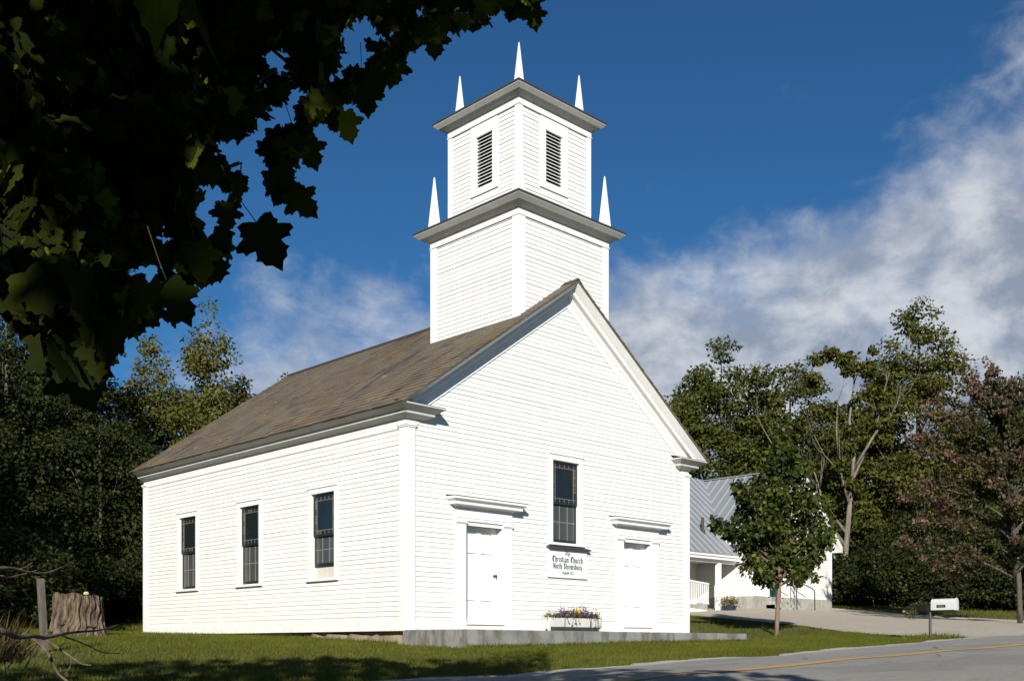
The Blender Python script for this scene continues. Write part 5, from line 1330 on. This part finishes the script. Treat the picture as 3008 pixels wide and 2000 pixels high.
# ------------------------------------------------------------------ overhanging maple at the camera's left
def near_maple():
    g = np.random.default_rng(5)
    cp = np.array([-12.881, -16.14, 0.0]); rt = np.array([.7165, -.6976, 0]); fw = np.array([.6976, .7165, 0]); up = np.array([0, 0, 1.])
    tb_ = cp - rt * 4.2 + fw * 1.2; zb = g1(tb_[0], tb_[1])
    o = thing('maple_tree', 'large shaded maple whose dark boughs hang across the upper left', 'tree', (tb_[0], tb_[1], zb))
    # outline of the hanging boughs as seen from the road, in units of tan(angle)
    k = 1.27566
    def dv(u, v): return ((u * k - 1504) / 3138.3, (1895.2 - v * k) / 3138.3)
    dense = np.array([dv(*q) for q in [(-250, -300), (1290, -300), (1250, 10), (1150, 55), (1040, 75), (960, 110), (905, 160), (870, 215), (810, 235), (765, 290), (700, 300), (690, 350), (650, 400), (700, 470), (620, 460), (560, 430), (540, 470), (530, 540), (500, 600), (520, 640), (440, 650), (400, 690), (380, 740), (330, 700), (260, 640), (200, 640), (120, 690), (60, 690), (-40, 700), (-250, 700)]])
    lower = np.array([dv(*q) for q in [(-40, 690), (60, 690), (130, 660), (230, 640), (330, 690), (340, 760), (250, 800), (210, 880), (150, 850), (90, 760), (20, 720)]])
    P, T_, N_, S_ = [], [], [], []
    edge = dense[2:26]; holes = []
    for q in range(46):
        i = g.integers(0, len(edge) - 1); e_ = edge[i] + (edge[i + 1] - edge[i]) * g.random(); holes.append((e_[0] - abs(g.normal(.0, .035)), e_[1] + abs(g.normal(.0, .025)), g.uniform(.007, .016)))
    holes = np.array(holes)
    def emit(poly, n, f0, f1, s0, s1):
        lo, hi = poly.min(0), poly.max(0); c = 0
        while c < n:
            a = g.uniform(lo, hi)
            if not in_poly(np.array([a[0]]), np.array([a[1]]), poly)[0]: continue
            if poly is dense and np.any(np.hypot(holes[:, 0] - a[0], holes[:, 1] - a[1]) < holes[:, 2]): continue
            tt = np.clip((a[0] + .45) / .75 + (a[1] - .35) * .4, 0, 1)
            f = f0 + (f1 - f0) * tt + g.uniform(-.7, 1.3) * (.5 + tt)
            f = max(f, 2.0)
            if a[0] < -.62 or a[1] > .78:
                pass
            p = cp + rt * a[0] * f + fw * f + up * a[1] * f
            sz_l = g.uniform(s0, s1); tv = np.array([g.normal(0, .45), g.normal(0, .45), -1.0 + g.normal(0, .35)])
            P.append(p - tv / np.linalg.norm(tv) * sz_l * .55); S_.append(sz_l)
            T_.append(tv)
            N_.append(-fw * g.choice([-1, 1]) * g.uniform(.3, 1) + rt * g.normal(0, .55) + up * abs(g.normal(.45, .5))); c += 1
    emit(dense, 7600, 3.0, 6.6, .060, .108)
    emit(lower, 110, 2.5, 3.0, .075, .12)
    # single leaves that stand free of the mass
    for (u, v, f, s_, roll) in [(590, 512, 3.1, .150, .5), (385, 650, 2.9, .13, .5), (450, 560, 3.2, .12, .2), (790, 262, 4.6, .13, .3), (840, 195, 5.0, .15, .1), (1000, 70, 6.0, .16, 0), (672, 440, 3.9, .13, .8), (655, 395, 4.0, .10, -.3), (5, 590, 2.6, .15, .3), (30, 640, 2.5, .13, .5), (105, 760, 2.5, .15, .6), (150, 830, 2.6, .14, .5), (520, 470, 3.4, .09, 0), (1225, 15, 7.0, .16, .2), (910, 130, 5.4, .16, -.2), (700, 320, 4.2, .13, .4)]:
        a = dv(u, v); P.append(cp + rt * a[0] * f + fw * f + up * a[1] * f); S_.append(s_)
        T_.append(rt * math.sin(roll) - up * math.cos(roll) + fw * .15); N_.append(-fw + up * .3 + rt * g.normal(0, .2))
    nvis = len(P)
    # rest of the crown: above, behind and left of the camera
    cc = cp - rt * 2.6 - fw * 1.8 + up * 3.6; c = 0; EX = np.array([5.4, 5.4, 3.7])
    sv = np.array(sun_vec); gaps = [cp + rt * -.38 * 4.4 + fw * 4.4 + up * -.02]; gr = [.75]
    for (u, v, f, r_) in [(10, 620, 2.6, .20), (110, 800, 2.55, .14), (440, 640, 3.1, .12), (690, 70, 5.2, .30), (245, 430, 3.4, .12), (860, 190, 5.2, .2), (640, 60, 5.0, .2)]:
        a = dv(u, v); gaps.append(cp + rt * a[0] * f + fw * f + up * a[1] * f); gr.append(r_)
    while c < 5500:
        d = rand_dirs(1, g)[0] * g.random() ** .33; q = d * EX
        p = cc + rt * q[0] + fw * q[1] + up * q[2]
        e = p - cp; f = e @ fw; a0 = e @ rt; a2 = e[2]
        if np.linalg.norm(e) < 1.3: continue
        if f > .2 and -.53 < a0 / f < .56 and -.10 < a2 / f < .68: continue
        if f > .2 and a0 / f > .05 and a2 / f < 1.2: continue
        if p[2] < -.4 and f > 0: continue
        if any(np.linalg.norm(np.cross(p - q_, sv)) < rr_ for q_, rr_ in zip(gaps, gr)) and g.random() < .93: c += 1; continue
        P.append(p); S_.append(g.uniform(.20, .34)); T_.append(np.array([g.normal(0, .5), g.normal(0, .5), -.8])); N_.append(rand_dirs(1, g)[0] + up * .7); c += 1
    P, T_, N_ = np.array(P), np.array(T_), np.array(N_); N = len(P)
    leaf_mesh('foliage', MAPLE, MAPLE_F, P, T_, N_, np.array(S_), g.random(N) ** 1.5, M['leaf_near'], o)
    # trunk and boughs
    mb = MB(); top = tb_.copy(); top[2] = 5.5
    def bez(a, b, c_, n=9): return [a * (1 - q) ** 2 + 2 * b * q * (1 - q) + c_ * q * q for q in np.linspace(0, 1, n)]
    base = np.array([tb_[0], tb_[1], zb - .2])
    mb.tube([base, base + up * .5, base + up * 2.5, base + up * 4.5 + rt * .2, base + up * 7 + rt * .3], [.42, .33, .29, .22, .08], 12)
    mb.build('trunk', M['bark'], o, smooth=True)
    V = lambda u, v, f: cp + rt * dv(u, v)[0] * f + fw * f + up * dv(u, v)[1] * f
    tips = [(1060, -60, 6.6), (820, 30, 5.4), (680, 160, 4.8), (560, 280, 4.2), (440, 430, 3.5), (330, 520, 3.2), (200, 580, 2.9), (40, 560, 2.7), (90, 700, 2.6), (900, -180, 6.0), (380, 280, 4.0), (180, 330, 3.4)]
    for i, (u, v, f) in enumerate(tips):
        a = base + up * g.uniform(2.6, 4.4) + rt * .1; e = V(u, v, f); b_ = a * .4 + e * .6 + up * g.uniform(.3, .9)
        mb = MB(); pts = bez(a, b_, e); mb.tube(pts, [.055 * (1 - .88 * q) for q in np.linspace(0, 1, 9)], 7)
        for q in range(2):
            j = g.integers(3, 6); s_ = pts[j]; tgt = s_ + rt * g.normal(-.1, .2) + fw * g.normal(0, .3) + up * g.normal(.1, .2); mb.tube([s_, s_ * .5 + tgt * .5 + up * .04, tgt], [.007, .005, .002], 5)
        mb.build('bough', M['stalk'], o, smooth=True)
    # leaf stalks for the visible leaves
    mb = MB()
    for i in list(range(nvis - 16, nvis)) + list(range(0, nvis - 140, 90)):
        s_ = S_[i]; a = P[i]; d = -T_[i] / np.linalg.norm(T_[i]); mb.tube([a, a + d * s_ * .5 + rt * g.normal(0, .012), a + d * s_ * 1.1 + rt * g.normal(0, .03) + up * .02], [.0016, .0016, .0022], 4, cap=False)
    mb.build('leaf_stalk', M['stalk'], o)['kind'] = 'stuff'
near_maple()

# ------------------------------------------------------------------ stump, stake, bare branches, tuft
def stump():
    x, y = -4.75, 3.85; zb = g1(x, y); g = np.random.default_rng(2); zt = .93
    o = thing('tree_stump', 'thick weathered tree stump with furrowed bark left of the church', 'stump', (x, y, zb))
    na, nh = 160, 22; vs, fs = [], []
    ph = g.uniform(0, 6.28, 8)
    for j in range(nh + 1):
        q = j / nh
        for i in range(na):
            a = 2 * math.pi * i / na
            w_ = a + .10 * math.sin(q * 5 + ph[3]) + .05 * math.sin(q * 11 + a * 3)
            ridge = abs(math.sin(w_ * 11 + ph[0] + .5 * math.sin(q * 7 + a * 2))) ** .55 * .050 + abs(math.sin(w_ * 19 + ph[1] + .8 * math.sin(q * 9))) ** .6 * .022 + .010 * math.sin(w_ * 31 + q * 9)
            flare = .09 * (1 - q) ** 2.2 * (1 + .45 * math.sin(a * 4 + ph[2]))
            r_ = .385 + flare + ridge - .02 * q
            top_ = zt + .035 * math.sin(a + ph[5]) + .02 * math.sin(a * 7 + ph[4])
            vs.append((x + r_ * math.cos(a), y + r_ * math.sin(a), zb - .12 + q * (top_ - zb + .12)))
    for j in range(nh):
        for i in range(na):
            i2 = (i + 1) % na; fs.append((j * na + i, j * na + i2, (j + 1) * na + i2, (j + 1) * na + i))
    mb = MB(); mb.add(vs, fs); mb.build('bark', M['stump'], o)
    mb = MB(); tpv = [vs[nh * na + i] for i in range(na)]; cx = (x, y, zt - .02); mb.add([(q[0] * .97 + x * .03, q[1] * .97 + y * .03, q[2] - .012) for q in tpv] + [cx], [(i, (i + 1) % na, na) for i in range(na)]); mb.build('cut_face', M['wood'], o)
    mb = MB(); r = random.Random(3); rock(mb, (x + .02, y - .30, zt + .035), (.05, .04, .028), r); mb.build('wood_chip', M['wood'], o)
    vd = np.array([.372, .928])   # towards the viewer is -vd
    rt = np.array([.928, -.372])
    for k, (s_, h, wd_) in enumerate([(-.22, .40, .13), (.18, .36, .14), (-.42, .26, .09)]):
        c = np.array([x, y]) - vd * math.sqrt(max(.40 ** 2 - s_ ** 2, .01)) + rt * s_
        mb = MB(); n = 14; rim, up_ = [], []
        for i in range(n + 1):
            t_ = math.pi * i / n; p = c + rt * wd_ * math.cos(t_) - vd * .10 * math.sin(t_); rim.append((p[0], p[1], h - .012 + .01 * math.sin(t_ * 5)))
        inner = [(c[0] + rt[0] * wd_ * .9 * math.cos(math.pi * i / n) + vd[0] * .06, c[1] + rt[1] * wd_ * .9 * math.cos(math.pi * i / n) + vd[1] * .06, h + .03) for i in range(n + 1)]
        low = [(q[0] + vd[0] * .02, q[1] + vd[1] * .02, q[2] - .02) for q in rim]
        base = [(q[0], q[1], q[2] - .10) for q in inner]
        V = rim + inner + low + base; m_ = n + 1; F_ = []
        for i in range(n): F_ += [(i, i + 1, m_ + i + 1, m_ + i), (i, i + 1, 2 * m_ + i + 1, 2 * m_ + i), (2 * m_ + i, 2 * m_ + i + 1, 3 * m_ + i + 1, 3 * m_ + i)]
        mb.add(V, F_); mb.build('bracket_fungus', M['post'], o, smooth=True)
stump()
sx_, sy_ = -6.913, -.317; sz_ = g1(sx_, sy_)
st_ = MB(); st_.hexa([(sx_ - .045, sy_ - .045, sz_ - .3), (sx_ + .045, sy_ - .045, sz_ - .3), (sx_ + .045, sy_ + .045, sz_ - .3), (sx_ - .045, sy_ + .045, sz_ - .3), (sx_ - .115, sy_ - .015, .955), (sx_ - .03, sy_ - .03, .965), (sx_ - .03, sy_ + .06, .98), (sx_ - .115, sy_ + .06, .97)])
so_ = st_.build('wooden_stake', M['post'], None, bevel=.004); tag(so_, 'grey leaning wooden stake in the lawn left of the stump', 'post')
def branches():
    cp = np.array([-12.881, -16.14, 0.0]); rt = np.array([.7165, -.6976, 0]); fw = np.array([.6976, .7165, 0]); up = np.array([0, 0, 1.])
    def V(u, v, f): px, py = u * .2551, 1600 + v * .2551; return cp + rt * (px - 1504) / 3138.3 * f + fw * f + up * (1895.2 - py) / 3138.3 * f
    def smoothp(pts, n=4):
        pts = [np.array(p) for p in pts]; out = []
        for i in range(len(pts) - 1):
            p0 = pts[max(i - 1, 0)]; p1 = pts[i]; p2 = pts[i + 1]; p3 = pts[min(i + 2, len(pts) - 1)]
            for q in range(n):
                t_ = q / n; out.append(.5 * ((2 * p1) + (-p0 + p2) * t_ + (2 * p0 - 5 * p1 + 4 * p2 - p3) * t_ ** 2 + (-p0 + 3 * p1 - 3 * p2 + p3) * t_ ** 3))
        out.append(pts[-1]); return out
    def limb(mb, uv, f0, f1, r0, r1):
        n = len(uv); p = smoothp([V(u, v, f0 + (f1 - f0) * i / (n - 1)) for i, (u, v) in enumerate(uv)])
        m_ = len(p); mb.tube(p, [.66 * (r0 + (r1 - r0) * i / (m_ - 1)) + .0008 * math.sin(i * 2.3) for i in range(m_)], 7)
    lower = thing('dead_branch', 'bare forked dead branch low across the bottom left corner', 'branch', tuple(V(0, 980, 4.4)))
    mb = MB()
    limb(mb, [(-1500, 1500), (-700, 800), (0, 980), (180, 1055), (400, 1048), (520, 1068), (700, 1030), (900, 1000), (1150, 980), (1380, 915)], 3.6, 4.9, .022, .004)
    limb(mb, [(330, 1055), (400, 1090), (470, 1150), (550, 1240), (620, 1380), (680, 1490), (790, 1590), (900, 1800)], 4.45, 4.2, .011, .007)
    limb(mb, [(500, 1070), (590, 1130), (750, 1240), (880, 1330), (950, 1370), (1050, 1382)], 4.5, 4.4, .010, .004)
    limb(mb, [(700, 1032), (800, 1075), (900, 1110), (1040, 1170), (1180, 1235), (1370, 1245)], 4.6, 4.9, .007, .003)
    limb(mb, [(640, 1420), (720, 1500), (790, 1430), (825, 1340)], 4.3, 4.4, .004, .002)
    mb.build('limb', M['twig'], lower, smooth=True)
    upper = thing('dead_branch', 'bare pale twig reaching in from the left edge above the stake', 'branch', tuple(V(0, 300, 4.4)))
    mb = MB()
    limb(mb, [(-900, 300), (-300, 280), (0, 265), (150, 270), (300, 305), (430, 325), (560, 315), (690, 265), (800, 215)], 4.2, 4.8, .014, .002)
    limb(mb, [(-900, 300), (-300, 330), (0, 355), (100, 375), (250, 340), (430, 290)], 4.2, 4.6, .012, .003)
    limb(mb, [(230, 278), (300, 250), (380, 195)], 4.5, 4.6, .006, .002)
    mb.build('limb', M['twig'], upper, smooth=True)
    g = np.random.default_rng(6); c = V(-40, 1000, 4.8); N = 420
    tf_ = thing('dry_grass_tuft', 'tuft of dry tan grass at the left edge beside the stake', 'grass tuft', tuple(c - up * .3))
    d = np.c_[g.normal(0, .5, N), g.normal(0, .4, N), np.ones(N)]; dd = rt[None] * (d[:, :1] + .25) + fw[None] * d[:, 1:2] + up[None] * 1.0
    T = [(-.02, 0, 0), (.02, 0, 0), (0, 1, -.12)]
    leaf_mesh('blade', T, [(0, 1, 2)], c - up * .12 + g.normal(0, .06, (N, 3)) * [1, 1, .3], dd, rand_dirs(N, g), g.uniform(.10, .24, N), g.random(N), M['drygrass'], tf_)
branches()

# ------------------------------------------------------------------ grass
def grass():
    g = np.random.default_rng(1)
    regs = [(-13, 0.3, -5.95, 5, 150000, .07), (-9, 3, 5, 16, 60000, .10), (-.1, 13.5, -5.9, -1.6, 95000, .065), (9.0, 19, -4, 10, 60000, .08), (27, 45, -6, 9, 30000, .12)]
    P = []; S = []
    for (x0, x1, y0, y1, n, s_) in regs:
        x = g.uniform(x0, x1, n); y = g.uniform(y0, y1, n)
        bad = (x > -.05) & (x < 9.1) & (y > -1.72) & (y < 11.2)
        bad |= (y < -5.74 + edge_wob(x) * 1.3 + g.normal(0, .06, n)) | in_poly(x, y, DRIVE)
        bad |= (x > 22) & (y > 8.0) & (x < 31)
        x, y = x[~bad], y[~bad]
        z = gz(x, y); P.append(np.c_[x, y, z - .01]); S.append(s_ * g.uniform(.5, 1.3, len(x)))
    # longer fringe along the platform, walls and road edge
    n = 5000; x = g.uniform(0, 9.2, n); y = -1.74 - np.abs(g.normal(0, .05, n)); P.append(np.c_[x, y, gz(x, y)]); S.append(g.uniform(.05, .13, n))
    n = 4000; y = g.uniform(.2, 11.2, n); x = -.05 - np.abs(g.normal(0, .06, n)); P.append(np.c_[x, y, gz(x, y)]); S.append(g.uniform(.05, .13, n))
    n = 900; x = mx_ + g.normal(0, .35, n); y = my_ + g.normal(0, .25, n); P.append(np.c_[x, y, gz(x, y)]); S.append(g.uniform(.06, .18, n))
    P = np.concatenate(P); S = np.concatenate(S); N = len(P)
    tip = np.c_[g.normal(0, .55, N), g.normal(0, .55, N), np.ones(N)]
    T = [(-.085, 0, 0), (.085, 0, 0), (.03, 1, .12)]
    pat = .5 + .25 * np.sin(P[:, 0] * .9 + 1.3 * np.sin(P[:, 1] * .7)) * np.sin(P[:, 1] * 1.1 + P[:, 0] * .3)
    o = leaf_mesh('grass', T, [(0, 1, 2)], P, tip, rand_dirs(N, g) * [1, 1, .2], S, np.clip(g.random(N) * .7 + pat * .35, 0, 1), M['grass'])
    o['kind'] = 'stuff'; o['label'] = 'mown green lawn grass'
grass()

# ------------------------------------------------------------------ fallen leaves on the road
g = np.random.default_rng(31)
for i, (x, y, lab) in enumerate([(1.1, -9.95, 'dark fallen leaf lying on the road short of the yellow line at the lower right'), (.35, -8.4, 'small fallen leaf on the road beyond the yellow line below the lawn edge'), (4.6, -8.3, 'fallen leaf on the road below the mailbox between edge and yellow line'), (-.3, -5.0, 'brown fallen leaf on the grass near the road edge'), (3.2, -4.4, 'reddish fallen leaf on the lawn in front of the right door')]):
    p = np.array([[x, y, g1(x, y) + (.035 if y < -6 else .07)]])
    o = leaf_mesh('fallen_leaf', MAPLE, MAPLE_F, p, np.array([[g.normal(), g.normal(), .15]]), np.array([[.1, -.2, 1.]]), np.array([.10]), np.array([g.random()]), M['rust'])
    tag(o, lab, 'leaf', 'fallen leaves')
